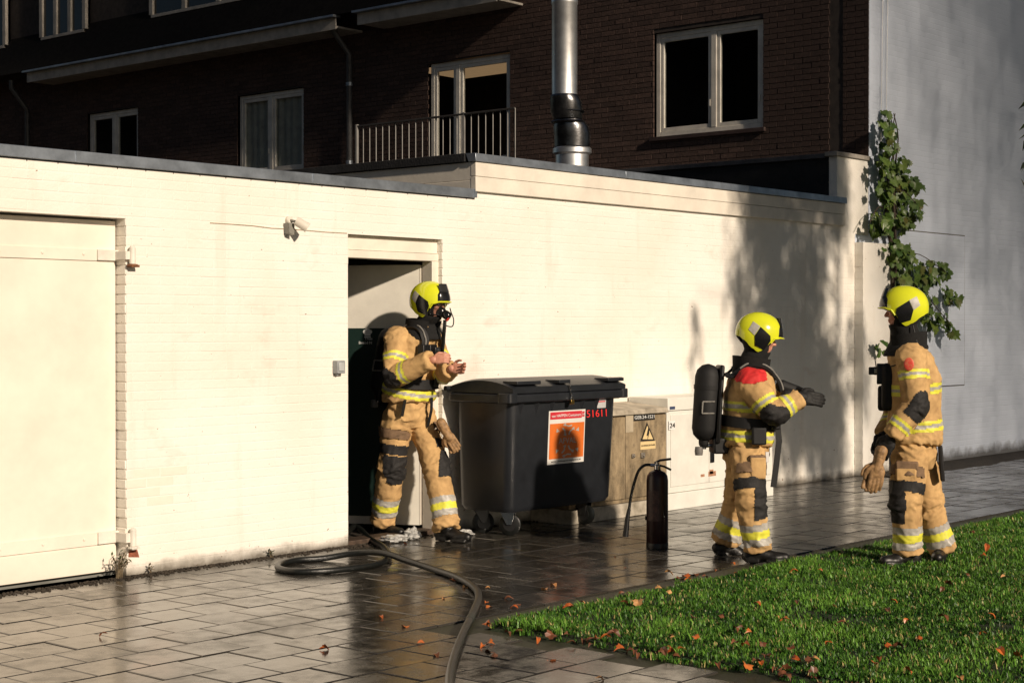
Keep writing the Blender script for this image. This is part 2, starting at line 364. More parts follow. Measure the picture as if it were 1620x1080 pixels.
def grass_col(nt, b, tc, mx):
    at = nt.nodes.new('ShaderNodeAttribute'); at.attribute_name = 'tone'
    c = node_mix(nt, node_math(nt, 'POWER', at.outputs['Fac'], 1.5), (.010, .052, .005), (.165, .35, .045)); c = node_mix(nt, node_range(nt, at.outputs['Fac'], .97, .99), c, (.40, .33, .13)); nt.links.new(c, b.inputs['Base Color'])
    b.inputs['Transmission Weight'].default_value = 0
GRASS = pbr('grass_blade', (.05, .12, .02), .42, spec=.25, extra=grass_col)
tag(link('grass', grass_blades(350000)), 'short wet green grass of the lawn', 'grass', kind='stuff')
# dark planting strip along the foot of the gable
b = MB(); n = 60
for k in range(n):
    x0, x1 = 15.9+k*.17, 15.9+(k+1)*.17+.01
    w = .55+.1*noise.noise((k*.3, 0, 0)); b.add([(x0, YW-w, -.005), (x1, YW-w+.01, -.005), (x1, YW-.003, .03), (x0, YW-.003, .03)], [(0, 1, 2, 3)])
tag(b.build('soil_bed', SOIL), kind='structure')

# ------------------------------------------------------------------ generic brickwork
BL, BH, JT = .22, .0625, .007
def brick_rects(u0, u1, v0, v1, openings):
    """clipped brick rectangles of a half-bond wall in wall coordinates (u along, v up)"""
    out = []; j = 0; v = math.floor(v0/BH)*BH
    while v < v1-.01:
        a0, a1 = max(v+JT/2, v0), min(v+BH-JT/2, v1)
        if a1-a0 > .012:
            u = math.floor(u0/BL)*BL-(round(v/BH) % 2)*BL/2
            while u < u1:
                segs = [(max(u+JT/2, u0), min(u+BL-JT/2, u1))]
                for (p, q, r, s) in openings:
                    if a1 > r+.005 and a0 < s-.005:
                        ns = []
                        for (m0, m1) in segs:
                            if m1 <= p or m0 >= q: ns.append((m0, m1))
                            else: ns += [(m0, min(m1, p)), (max(m0, q), m1)]
                        segs = ns
                out += [(m0, m1, a0, a1) for m0, m1 in segs if m1-m0 > .02]
                u += BL
        v += BH
    return out
def grid_wall(mb, u0, u1, v0, v1, openings, f, mi=0):
    us = sorted({u0, u1, *[o[0] for o in openings], *[o[1] for o in openings]}); vs_ = sorted({v0, v1, *[o[2] for o in openings], *[o[3] for o in openings]})
    us = [u for u in us if u0 <= u <= u1]; vs_ = [v for v in vs_ if v0 <= v <= v1]
    for a, b_ in zip(us, us[1:]):
        for c, d in zip(vs_, vs_[1:]):
            m = ((a+b_)/2, (c+d)/2)
            if any(o[0] < m[0] < o[1] and o[2] < m[1] < o[3] for o in openings): continue
            mb.add([f(a, c), f(b_, c), f(b_, d), f(a, d)], [(0, 1, 2, 3)])
def brick_geom(m, m0, m1, a0, a1, P, proud, ch=.0025):
    q = [(m0, a0), (m1, a0), (m1, a1), (m0, a1)]; t = [(m0+ch, a0+ch), (m1-ch, a0+ch), (m1-ch, a1-ch), (m0+ch, a1-ch)]
    m.add([P(u, v, -.012) for u, v in q]+[P(u, v, proud-.0009) for u, v in q]+[P(u, v, proud) for u, v in t],
          [(0,1,5,4),(1,2,6,5),(2,3,7,6),(3,0,4,7),(4,5,9,8),(5,6,10,9),(6,7,11,10),(7,4,8,11),(8,9,10,11)])
def brickwork(parent, rects, P, mat, nsingle, relief, name='brick', P0=None):
    """the nsingle nearest rects become single bricks, the rest one joined part"""
    def dist(r): return proj(P((r[0]+r[1])/2, (r[2]+r[3])/2, 0))[2]
    rects = sorted(rects, key=dist); joint = MB(); tones = []; cache = {}
    for n, r in enumerate(rects):
        pr = relief[0]+random.gauss(0, relief[1])
        if n < nsingle:
            w, h = round(r[1]-r[0], 4), round(r[3]-r[2], 4); key = (w, h)
            c = P((r[0]+r[1])/2, (r[2]+r[3])/2, 0)
            if key not in cache:
                m = MB(); O = P(0, 0, 0); brick_geom(m, -w/2, w/2, -h/2, h/2, lambda u, v, d: P(u, v, d)-O, relief[0]); 
                o = m.build(name, mat, None); cache[key] = o.data; o.parent = parent; ORIG[o.name] = ORIG[parent.name]
            else: o = link(name, cache[key], parent)
            o.location = c-ORIG[parent.name]+(P(0, 0, pr-relief[0])-P(0, 0, 0))
            if mat is WHITE and .45 < c.z < .70 and 6.36 < c.x < 6.78 and random.random() < .75:      # bricks with thin, worn paint beside the door
                o.data = o.data.copy(); o.data.materials[0] = pbr('worn_paint', (.79, .66, .57), .6, var=.16, vscale=14, hue=(.80, .70, .60))
        else:
            k = len(joint.f); brick_geom(joint, *r, P, pr); tones += [random.random()]*(len(joint.f)-k)
    if joint.v:
        o = tag(joint.build(name+'work', mat, parent), kind='stuff')
        o.data.attributes.new('tone', 'FLOAT', 'FACE').data.foreach_set('value', np.array(tones, np.float32))

# ------------------------------------------------------------------ white garage with the steel-strapped door
ZG, ZE = 2.70, 2.985                                  # tops of the garage and of the extension
XD1 = 6.335                                           # right edge of the garage door opening
DX0, DX1, DZ = 8.285, 9.295, 2.285                    # side door opening
XE, XE1 = 9.655, 15.40
garage = thing('garage', (6, YW, 0), 'low white painted brick garage with blue-grey metal roof edge', 'garage')
front = lambda u, v, d=0: Vector((u, YW-d, v))
ops = [(-1, XD1, -1, 2.30), (DX0, DX1, -1, DZ)]
b = MB(); grid_wall(b, 2.0, XE, 0, ZG-.09, ops, lambda u, v: (u, YW+.0014, v)); b.build('wall', WHITE, garage)
rects = brick_rects(2.0, XE, 0.0, ZG-.06, ops)
brickwork(garage, rects, front, WHITE, 300, (.0, .0006))
def reveal(parent, X, Y0, Y1, z0, z1, face, name='reveal'):
    m = MB(); n = int((z1-z0)/BH)
    for k in range(n+1):
        a, c = z0+k*BH+.004, min(z0+(k+1)*BH-.004, z1)
        if c-a < .01: continue
        pr = random.gauss(.004, .0022)
        m.box((X+.02*face, Y0+random.uniform(0, .006), a), (X-pr*face, Y1, c))
    m.box((X+.03*face, Y0+.006, z0), (X+.0015*face, Y1, z1)); return m.build(name, WHITE, parent, bevel=.003)
reveal(garage, XD1, YW-.0005, YW+.22, 0, 2.30, 1); reveal(garage, DX0, YW+.003, YW+.16, 0, DZ, -1); reveal(garage, DX1, YW-.0005, YW+.16, 0, DZ, 1)
b = MB(); b.box((2, YW+.002, 2.30), (XD1, YW+.14, 2.36)); b.box((DX0, YW+.002, DZ), (DX1, YW+.16, DZ+.06)); b.build('lintel', WHITE, garage)
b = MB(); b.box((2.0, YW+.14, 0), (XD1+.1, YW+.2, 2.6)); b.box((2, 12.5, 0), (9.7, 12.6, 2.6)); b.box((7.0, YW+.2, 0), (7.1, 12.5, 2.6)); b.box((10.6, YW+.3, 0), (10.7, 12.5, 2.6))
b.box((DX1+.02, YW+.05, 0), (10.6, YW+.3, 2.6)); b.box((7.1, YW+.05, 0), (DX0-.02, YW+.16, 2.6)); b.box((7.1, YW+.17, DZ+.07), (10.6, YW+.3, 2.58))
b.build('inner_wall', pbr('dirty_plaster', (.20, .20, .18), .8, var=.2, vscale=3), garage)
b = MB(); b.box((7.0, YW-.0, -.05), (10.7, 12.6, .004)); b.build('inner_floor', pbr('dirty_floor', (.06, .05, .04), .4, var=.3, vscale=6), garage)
b = MB(); b.box((1.9, YW+.03, 2.585), (XE+.9, 17, 2.635)); b.build('roof', BITUMEN, garage)
x = 2.0                                               # zinc edge in lengths
while x < XE-.02:
    x1 = min(x+1.98, XE-.004); m = MB()
    m.hexa([(x, YW-.028, ZG-.072), (x1-.003, YW-.028, ZG-.072), (x1-.003, YW+.03, ZG-.072), (x, YW+.03, ZG-.072)],
           [(x, YW-.022, ZG), (x1-.003, YW-.022, ZG), (x1-.003, YW+.05, ZG+.004), (x, YW+.05, ZG+.004)])
    o = m.build('zinc_edge', ZINC, garage, bevel=.003)
    m = MB(); m.box((x1-.02, YW-.0315, ZG-.070), (x1+.012, YW-.02, ZG-.002)); m.build('seam_strip', ZINC, o)
    x = x1
# the garage door
YD = YW+.10
gd = MB(); gd.box((2.0, YD, .035), (XD1-.012, YD+.04, 2.285)); door = gd.build('garage_door', DOORP, garage, bevel=.003)
m = MB(); m.box((2.0, YD-.004, .035), (XD1-.014, YD-.0005, .20)); m.build('kick_plate', DOORP, door, bevel=.002)
for zc, hh in ((zat(403, 10.4), .036), (zat(849, 10.55), .040)):
    m = MB(); m.box((2.0, YD-.010, zc-hh), (XD1-.16, YD-.0005, zc+hh)); st = m.build('strap_hinge', DOORP, door, bevel=.002)
    m = MB(); m.box((XD1-.16, YD-.022, zc-hh*.9), (XD1-.005, YD-.0005, zc+hh)); m.box((XD1-.03, YW-.035, zc-hh*.75), (XD1+.02, YD-.02, zc+hh*.75))
    m.lathe((XD1+.022, YW-.035, zc), [(0, -.055), (.021, -.055), (.021, .05), (.012, .062), (0, .064)], 14); m.build('knuckle', FRAME, door, bevel=.002)
    m = MB(); m.box((XD1+.0, YW-.06, zc-.075), (XD1+.06, YW-.008, zc-.06)); m.lathe((XD1+.022, YW-.035, zc-.068), [(.034, 0), (.034, .012)], 14); m.build('pintle', RUST if zc > 1 else FRAME, door)
    for k in range(9):
        m = MB(); m.ball((XD1-.26-.30*k, YD-.011, zc+.004), (.011, .007, .011), seg=8, rings=5); m.build('bolt', DOORP, door, smooth=True)
m = MB(); m.hexa([(XD1+.012, YW-.003, .125), (XD1+.095, YW-.003, .115), (XD1+.075, YW-.003, .178), (XD1+.015, YW-.003, .182)], [(XD1+.012, YW+.003, .125), (XD1+.095, YW+.003, .115), (XD1+.075, YW+.003, .178), (XD1+.015, YW+.003, .182)])
m.build('bare_brick', pbr('bare_brick', (.30, .095, .05), .85, var=.3, vscale=40), garage)
# side door: frame, transom board, opened leaf
m = MB(); m.box((DX0+.002, YW+.055, 2.175), (DX1-.002, YW+.13, DZ-.004)); m.build('transom_board', BOARD, garage, bevel=.003)
m = MB(); m.box((DX0+.002, YW+.04, 2.115), (DX1-.002, YW+.15, 2.172)); m.box((DX1-.075, YW+.041, 0), (DX1-.002, YW+.149, 2.114)); m.box((DX0+.002, YW+.041, 0), (DX0+.02, YW+.149, 2.114)); m.build('door_frame', BOARD, garage, bevel=.004)
HX, HY = DX1-.08, YW+.155                              # hinge of the leaf, which stands 60 degrees open
ld = Vector((-.5, .866, 0)); ln = Vector((-.866, -.5, 0))   # along the leaf, and out of its face
def leaf_box(m, t0, t1, z0, z1, d0, d1):
    q = [Vector((HX, HY, 0))+ld*t+ln*d for t, d in ((t0, d0), (t1, d0), (t1, d1), (t0, d1))]
    return m.hexa([p+Vector((0, 0, z0)) for p in q], [p+Vector((0, 0, z1)) for p in q])
leaf = leaf_box(MB(), .012, .95, .055, 2.09, -.04, 0).build('door', pbr('door_leaf_paint', (.80, .77, .68), .5, var=.07, vscale=3), garage, bevel=.003)
leaf_box(MB(), 0, .011, .06, 2.085, -.042, .003).build('door_edge', BOARD, leaf)
PANEL = flat('dark_green_panel', (.010, .026, .022), .4)
def leaf_pt(px, d=.012):                               # where the sight line of a pixel column meets the leaf
    r = ray(px); n2 = ln.xy; o2 = Vector((HX, HY))+n2*d; F = o2.dot(n2)/r.xy.dot(n2); return r*F, F
t_of = lambda px: (leaf_pt(px)[0]-Vector((HX, HY, 0))).dot(ld)
leaf_box(MB(), t_of(612), .94, .12, 1.595, .0005, .010).build('sign_panel', PANEL, leaf, bevel=.002)
LOGO = flat('white_print', (.75, .76, .74), .5)
def on_leaf(px, py, d=.0125): v, F = leaf_pt(px, d); v = v.copy(); v.z = zat(py, F); return v
c = on_leaf(581.5, 526); m = MB()
for dt, dz, r in ((.020, .006, .017), (0, .014, .020), (-.020, .006, .017)): m.lathe(c+ld*dt+Vector((0, 0, dz)), [(r, 0), (r, .0012)], 14, axis=ln)
for t0, z0, z1 in ((.024, -.026, .0), (.026, -.040, -.031)):
    q = [c+ld*a_+ln*b_ for a_, b_ in ((-t0, .0002), (t0, .0002), (t0, .0014), (-t0, .0014))]; m.hexa([p+Vector((0, 0, z0)) for p in q], [p+Vector((0, 0, z1)) for p in q])
m.build('chef_hat_emblem', LOGO, leaf)
FACE_L = (math.pi/2, 0, math.atan2(ln.y, ln.x)+math.pi/2)
text('Thuis', 'lettering', .062, on_leaf(583, 535.5), FACE_L, LOGO, leaf); text('Brood N', 'lettering', .105, on_leaf(578, 542), FACE_L, LOGO, leaf)
m = MB(); m.box((DX0, YW+.0, .0), (DX1, YW+.16, .035)); m.build('threshold', pbr('brown_threshold', (.07, .045, .03), .6, var=.3, vscale=20), garage, bevel=.004)

# ------------------------------------------------------------------ higher white extension with boarded roof edge
ext = thing('extension', (12.5, YW, 0), 'white painted brick extension with boarded upper edge and flat roof', 'building')
b = MB(); grid_wall(b, XE, 15.774, 0, 2.70, [], lambda u, v: (u, YW+.0014, v)); b.build('wall', WHITE, ext)
brickwork(ext, brick_rects(XE, 15.772, 0, 2.70, []), front, WHITE, 300, (.0, .0006))
ZB = 2.68; XEE = 15.52
for z0, z1 in ((ZB, ZB+.118), (ZB+.121, ZE-.072)):
    m = MB(); m.box((XE-.012, YW-.034, z0), (XEE-.01, YW+.02, z1)); m.build('fascia_board', BOARD, ext, bevel=.004)
for z0, z1 in ((2.62, 2.77), (2.773, ZE-.072)):
    m = MB(); m.box((XE-.010, YW+.022, z0), (XE+.02, 15.0, z1)); m.build('side_board', BOARD, ext, bevel=.003)
x = XE-.03
while x < XEE-.02:
    x1 = min(x+1.98, XEE); m = MB()
    m.hexa([(x, YW-.052, ZE-.068), (x1-.003, YW-.052, ZE-.068), (x1-.003, YW+.03, ZE-.068), (x, YW+.03, ZE-.068)],
           [(x, YW-.046, ZE-.004), (x1-.003, YW-.046, ZE-.004), (x1-.003, YW+.06, ZE), (x, YW+.06, ZE)])
    m.build('zinc_edge', ZINC, ext, bevel=.003); x = x1
m = MB(); m.box((XE-.036, YW+.065, ZE-.066), (XE+.05, 15.0, ZE+.002)); m.build('roof_edge', BITUMEN, ext, bevel=.004)
m = MB(); m.box((XE+.02, YW+.032, 2.88), (XF-.01, 15.0, ZE-.03)); m.build('roof', BITUMEN, ext)
# bitumen-clad raised block at the foot of the facade, white on the street side
m = MB(); m.box((15.395, YW+.004, 2.5), (XF+.05, YW+.10, 3.415)); m.build('parapet', WHITE, ext)
m = MB(); m.box((15.392, YW+.102, 2.9), (XF-.004, 14.9, 3.40)); m.build('upstand', BITUMEN, ext)
m = MB(); m.box((15.35, YW-.02, 3.417), (XF+.012, YW+.13, 3.465)); m.build('coping', CONCRETE, ext, bevel=.005)
m = MB(); m.box((15.36, YW+.132, 3.402), (XF-.004, 14.9, 3.452)); m.build('roof_flashing', pbr('lead', (.09, .09, .095), .6, .3, var=.2), ext, bevel=.004)

# ------------------------------------------------------------------ brick apartment house: facade faces -X, white gable faces -Y
house = thing('apartment_house', (XF, YW, 0), 'tall brick apartment house with white gable wall and white window frames', 'house')
Pf = lambda u, v, d=0: Vector((XF-d, u, v))
def frect(px0, px1, py0, py1):
    a = fp(px0, py0); c = fp(px1, py1); return (min(a.y, c.y), max(a.y, c.y), c.z, a.z)
W1 = (fp(1207, 0).y, fp(1034, 0).y, 3.89, 5.14)
W2 = (fp(796, 0).y-.12, fp(678, 0).y, 2.95, 5.17)
W3 = (fp(481, 0).y, fp(376, 0).y, 3.88, 5.10)
W4 = (fp(219, 0).y, fp(139, 0).y, 3.3, 5.16)
wins = [W1, W2, W3, W4]
EZ = 5.86
b = MB(); grid_wall(b, YW, 30, 2.5, 9.2, wins, lambda u, v: (XF+.004, u, v)); b.build('wall', MORTAR, house)
recY = (fp(1333, 0).y, fp(1312, 0).y)                 # rainwater recess near the corner
brects = brick_rects(YW+.0, 27.5, 3.44, 5.95, [(*w[:2], w[2], w[3]) for w in wins]+[(recY[0], recY[1], 3, 7)])
brickwork(house, brects, Pf, BRICK, 300, (.006, .0012))
# gable
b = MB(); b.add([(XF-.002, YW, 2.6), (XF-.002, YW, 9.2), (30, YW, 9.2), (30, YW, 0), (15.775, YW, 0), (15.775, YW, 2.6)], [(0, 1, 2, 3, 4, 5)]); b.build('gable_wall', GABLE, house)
b = MB(); b.box((XF+.0, YW+.002, 3.47), (XF+.05, YW+.06, 9.2)); b.build('corner_brickwork', BRICK, house)
pr = wp(1366, 383, YW-.107)
m = MB(); m.box((pr.x, YW-.105, 0), (16.42, YW-.002, pr.z)); m.build('pier', WHITE, house, bevel=.004)
for k in range(int(pr.z/BH)):
    if k % 2 == 0: m = MB(); m.box((pr.x-.003, YW-.101, k*BH+.005), (pr.x+.02, YW-.004, (k+1)*BH-.005)); m.build('pier_brick', WHITE, house)
g0, g1 = wp(1418, 369), wp(1525, 608)
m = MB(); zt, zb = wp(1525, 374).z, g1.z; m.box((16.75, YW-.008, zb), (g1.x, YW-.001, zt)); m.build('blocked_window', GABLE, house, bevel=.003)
for (a, c) in (((16.75, zt), (g1.x+.012, zt+.012)), ((g1.x+.001, zb-.01), (g1.x+.012, zt-.001)), ((16.75, zb-.012), (g1.x, zb-.001))):
    m = MB(); m.box((a[0], YW-.003, a[1]), (c[0], YW-.0012, c[1])); m.build('sealed_joint', pbr('dark_joint', (.10, .09, .08), .8), house)
# windows
def window(w, split, rail=None, deep=.3, wallmat=None, depth=.06, bottom=.075, curtain=None, door=False):
    y0, y1, z0, z1 = w; fr = .062; X = XF+depth
    wo = MB()
    for a, c in (((y0+.004, z0+.003), (y0+fr, z1-.003)), ((y1-fr, z0+.003), (y1-.004, z1-.003)), ((y0+fr+.001, z1-fr), (y1-fr-.001, z1-.003)), ((y0+fr+.001, z0+.003), (y1-fr-.001, z0+fr))):
        wo.box((X-.012, a[0], a[1]), (X+.05, c[0], c[1]))
    ys = y0+(y1-y0)*split; wo.box((X-.016, ys-.036, z0+fr+.001), (X+.05, ys+.036, z1-fr-.001))
    wd = wo.build('window', FRAME, house, bevel=.004)
    for a, c in ((y0+fr, ys-.036), (ys+.036, y1-fr)):
        s = .048; f = MB(); za, zb_ = z0+fr, z1-fr
        for p, q in (((a+.002, za+.002), (a+s, zb_-.002)), ((c-s, za+.002), (c-.002, zb_-.002)), ((a+s+.001, zb_-s), (c-s-.001, zb_-.002)), ((a+s+.001, za+.002), (c-s-.001, za+s))):
            f.box((X-.004, p[0], p[1]), (X+.04, q[0], q[1]))
        if rail: f.box((X-.004, a+s+.001, za+s+.001), (X+.04, c-s-.001, rail))
        f.build('sash', FRAME, wd, bevel=.003)
        g = MB(); g.add([(X+.015, a+s, za+s), (X+.015, c-s, za+s), (X+.015, c-s, zb_-s), (X+.015, a+s, zb_-s)], [(0, 1, 2, 3)]); g.build('pane', GLASS, wd)
        h = MB(); h.box((X-.02, a+.01, za+.25), (X-.004, a+.025, za+.33)); h.build('hinge', FRAME, wd)
    if not door:
        m = MB(); m.box((XF-.045, y0-.04, z0-.05), (XF+.05, y1+.04, z0-.002)); m.build('sill', pbr('dark_sill', (.055, .035, .03), .5, var=.2), wd, bevel=.004)
    m = MB(); D = 2.2 if deep < 1 else 3.2                                   # the dark room behind
    m.add([(X+.06, y0-.3, z0-.2), (X+D, y0-.3, z0-.2), (X+D, y0-.3, z1+.25), (X+.06, y0-.3, z1+.25), (X+.06, y1+deep, z0-.2), (X+D, y1+deep, z0-.2), (X+D, y1+deep, z1+.25), (X+.06, y1+deep, z1+.25)],
          [(0, 1, 2, 3), (4, 7, 6, 5), (1, 5, 6, 2), (0, 4, 5, 1), (3, 2, 6, 7)]); m.build('room', wallmat or pbr('dark_room', (.05, .045, .04), .8), wd)
    if curtain:
        m = MB(); n = 60; V = []
        for k in range(n+1):
            t = k/n; yy = y0+fr+.03+(y1-y0-2*fr-.06)*t
            V += [(X+.055+.012*math.sin(t*55)+.008*math.sin(t*23), yy, z0+.03), (X+.055+.012*math.sin(t*55+.4)+.008*math.sin(t*21), yy, z1-.06)]
        m.add(V, [(2*k, 2*k+2, 2*k+3, 2*k+1) for k in range(n)]); m.build('curtain', pbr('net_curtain', (.42, .42, .38), .9), wd, smooth=True)
    return wd
window(W1, .46); wd2 = window(W2, .66, rail=3.85, door=True, deep=3.6, wallmat=pbr('papered_room', (.22, .19, .15), .85)); window(W3, .52, curtain=True); window(W4, .5)
def lit_ceiling(nt, b, tc, mx):
    b.inputs['Emission Color'].default_value = (.75, .47, .24, 1); b.inputs['Emission Strength'].default_value = .24
m = MB(); m.box((XF+.2, W2[0]-.25, 5.14), (XF+1.15, W2[1]+.45, 5.16)); m.build('lit_ceiling', pbr('lit_ceiling', (.6, .5, .4), .8, extra=lit_ceiling), wd2)
# white zigzag edge of brick ends beside the near window
# eave, gutter, roof, dormers
ex = XF-.50
for y0, y1, n_ in ((fp(787, 0, ex).y, fp(567, 0, ex).y, 0), (fp(533, 0, ex).y, fp(45, 0, ex).y, 1)):
    m = MB(); m.box((ex, y0, EZ-.12), (XF+.1, y1, EZ-.09)); m.box((ex-.02, y0, EZ-.14), (ex, y1, EZ+.02)); fa = m.build('eave', pbr('eave_paint', (.46, .42, .36), .6, var=.15), house, bevel=.004)
    m = MB(); m.box((ex-.10, y0-.03, EZ+.021), (ex+.05, y1+.03, EZ+.05)); m.build('gutter', ZINC, fa)
m = MB(); TILE_ = pbr('dark_roof_tile', (.009, .008, .0075), .95, spec=.1, var=.3, vscale=15)
m.add([(ex-.04, YW+5.0, EZ+.052), (ex-.04, 32, EZ+.052), (XF+1.4, 32, 8.6), (XF+1.4, YW+5.0, 8.6)], [(0, 1, 2, 3)]); m.build('roof', TILE_, house)
m = MB(); m.box((XF+.02, YW+.02, 9.15), (30, 32, 9.3)); m.box((24, YW+.1, 0), (24.2, 32, 9.2)); m.box((XF+.1, 31.9, 0), (24, 32, 9.2)); m.build('flat_roof', BITUMEN, house)
def dormer(py0, py1, pz, depth=1.0):
    xd = XF-.12; y0 = fp(py1, 0, xd).y; y1 = fp(py0, 0, xd).y; zb = EZ+.052+(xd-(ex-.04))*(8.6-EZ)/(1.44+.5) ; zt = pz
    d = MB(); d.add([(xd, y0, zb), (xd, y0, zt), (XF+1.35, y0, zt), (XF+1.35, y0, 8.5)], [(0, 1, 2)]); d.add([(xd, y0, zb), (xd, y0, zt), (XF+1.3, y0, zt)], [(0, 1, 2)])
    c = d.build('dormer_cheek', pbr('dormer_cladding', (.6, .53, .47), .7, var=.12), house)
    m = MB(); m.box((xd-.08, y0-.1, zt), (XF+1.4, y1+.1, zt+.12)); m.build('dormer_roof', BITUMEN, house)
    m = MB(); n = 3
    for k in range(n+1):
        yy = y0+(y1-y0)*k/n; m.box((xd-.01, yy-.045, zb+.05), (xd+.05, yy+.045, zt))
    m.box((xd-.008, y0, zb), (xd+.05, y1, zb+.05)); m.build('dormer_window', pbr('eave_paint', (.40, .36, .31)), house, bevel=.004)
    m = MB(); m.add([(xd+.03, y0, zb), (xd+.03, y1, zb), (xd+.03, y1, zt), (xd+.03, y0, zt)], [(0, 1, 2, 3)]); m.build('dormer_pane', pbr('dark_glass', (.01, .01, .011), .08), house)
dormer(66, 134, 7.9); dormer(240, 402, 8.0); dormer(-75, 8, 7.9)

# ------------------------------------------------------------------ fittings on and around the buildings
def pipe_thing(name, label, cat, pts, r, mat):
    t = thing(name, pts[-1], label, cat); MB().tube(pts, r, 12).build('pipe', mat, t, smooth=True); return t
yd = fp(553, 0, XF-.09).y
dp = pipe_thing('downpipe', 'grey metal downpipe running down the brick facade between the eaves', 'pipe', [(ex+.1, yd, EZ-.02), (ex+.1, yd, EZ-.12), (XF-.09, yd, EZ-.42), (XF-.09, yd, 2.7)], .042, pbr('old_pipe', (.11, .11, .11), .5, .4, var=.2))
for z in (5.0, 3.9): MB().lathe((XF-.09, yd, z), [(.05, 0), (.05, .05)], 12).build('bracket', ZINC, dp)
yd = fp(44, 0, XF-.09).y
dp = pipe_thing('downpipe', 'narrow downpipe under the far end of the pale eave', 'pipe', [(ex+.1, yd, EZ-.02), (ex+.1, yd, EZ-.15), (XF-.09, yd, EZ-.5), (XF-.09, yd, 2.7)], .042, pbr('old_pipe', (.11, .11, .11), .5, .4, var=.2))
# roof terrace railing on the extension
XR = 13.45; ra, rb = fp(565, 194, XR), fp(815, 176, XR); zt = (ra.z+rb.z)/2
rail = thing('railing', (XR, (ra.y+rb.y)/2, ZE), 'thin barred metal terrace railing in front of the balcony door', 'railing')
GALV = pbr('galvanised_bar', (.17, .165, .155), .5, .4, var=.15)
m = MB(); m.box((XR-.015, rb.y, zt-.02), (XR+.015, ra.y, zt)); m.build('top_rail', pbr('dark_rail', (.06, .055, .05), .5, .3), rail, bevel=.003)
m = MB(); m.box((XR-.012, rb.y, 3.06), (XR+.012, ra.y, 3.08)); m.build('bottom_rail', GALV, rail)
n = 23
for k in range(n+1):
    y = ra.y+(rb.y-ra.y)*k/n
    if k in (0, 16): m = MB(); m.tube([(XR, y, ZE-.03), (XR, y, zt+.01)], .024 if k == 0 else .016, 10); m.build('post', GALV, rail, smooth=True)
    else: m = MB(); m.tube([(XR, y, 3.07), (XR, y, zt-.01)], .0065, 6); m.build('bar', GALV, rail, smooth=True)
# flue
fy = 10.15; fc = ray(905)*(fy/ray(905).y); px2m = fc.dot(DV)/FPX
flue = thing('flue', (fc.x, fc.y, ZE-.03), 'shiny round steel extraction flue rising from the flat roof', 'flue')
def fz(py): return zat(py, fc.dot(DV))
up = ray(893)*(fy/ray(893).y)
m = MB(); z0 = ZE-.03; rB = 29*px2m
m.lathe((fc.x, fc.y, 0), [(rB*.9, z0), (rB*.9, fz(246)), (rB*1.06, fz(243)), (rB*1.06, fz(236)), (rB*.98, fz(234))], 32); m.build('base_collar', FLUE, flue, smooth=True)
m = MB(); m.loft([((fc.x+(up.x-fc.x)*t, fc.y+(up.y-fc.y)*t, fz(233-44*s)), (1, 0, 0), (0, 1, 0), rB*q, rB*q) for t, s, q in ((0, 0, .98), (.0, .45, 1.0), (.15, .7, .97), (.3, .88, .86), (.5, 1, .70), (.6, 1.05, .68))], 32); m.build('bend', FLUED, flue, smooth=True)
m = MB(); rU = 20*px2m; q = up-fc
m.loft([((fc.x+q.x*t, fc.y+q.y*t, fz(py)), (1, 0, 0), (0, 1, 0), r, r) for t, py, r in ((.6, 190, rU*1.15), (.75, 178, rU*1.25), (.8, 165, rU*1.25), (1, 156, rU*1.15), (1, 153, rU*1.05))], 32); m.build('reducer', FLUED, flue, smooth=True)
m = MB()
for pz in (196, 180): m.lathe((fc.x+q.x*.6, fc.y+q.y*.6, fz(pz)), [(rU*1.32, 0), (rU*1.36, .008), (rU*1.32, .016)], 32)
m.build('clamp_ring', FLUED, flue, smooth=True)
m = MB(); m.lathe((up.x, up.y, 0), [(rU, fz(156)), (rU, fz(156)+.9), (rU*1.05, fz(156)+.91), (rU*1.05, fz(156)+.96), (rU, fz(156)+.97), (rU, 7.5)], 40); m.build('pipe', FLUE, flue, smooth=True, angle=50)
# flood lamp beside the door
lc = wp(454, 356)
lamp = thing('flood_lamp', lc, 'small white flood lamp with cylinder head on the white wall left of the doorway', 'lamp')
LW = pbr('lamp_white', (.72, .67, .58), .4, var=.06); LG = pbr('lamp_grey', (.24, .23, .20), .5, var=.1)
m = MB(); m.lathe((lc.x+.012, YW, lc.z+.042), [(0, .0), (.036, .001), (.036, .03), (.028, .04)], 16, axis=(0, -1, 0)); m.build('base_plate', LW, lamp, smooth=True)
m = MB(); m.tube([(lc.x+.012, YW-.03, lc.z+.042), (lc.x+.02, YW-.085, lc.z+.03), (lc.x+.02, YW-.1, lc.z)], .012, 8); m.build('arm', LG, lamp, smooth=True)
m = MB(); ax = Vector((.52, -.45, -.42)).normalized(); m.lathe((lc.x+.005, YW-.115, lc.z+.035), [(0, 0), (.036, .0), (.042, .01), (.044, .10), (.047, .125), (.043, .125), (.03, .1), (0, .1)], 20, axis=ax); m.build('lamp_head', LW, lamp, smooth=True)
m = MB(); c = Vector((lc.x-.01, YW-.05, lc.z-.035)); m.hexa([c+Vector((-.03, -.03, -.045)), c+Vector((.03, -.03, -.06)), c+Vector((.03, .04, -.06)), c+Vector((-.03, .04, -.045))], [c+Vector((-.035, -.035, .05)), c+Vector((.03, -.035, .05)), c+Vector((.03, .045, .05)), c+Vector((-.035, .045, .05))]); m.build('sensor_box', LG, lamp, bevel=.004)
lamp.scale = (.78,)*3
pts = [wp(px, py, YW-.004) for px, py in ((333, 352.5), (365, 354.5), (400, 357), (430, 361), (452, 362), (480, 364), (515, 367), (549, 369))]
m = MB(); m.tube(pts, .0032, 6); cab = m.build('cable', pbr('painted_cable', (.55, .45, .33), .6), None, origin=pts[0], smooth=True); tag(cab, 'thin cable clipped along the white wall from flood lamp to doorway', 'cable')
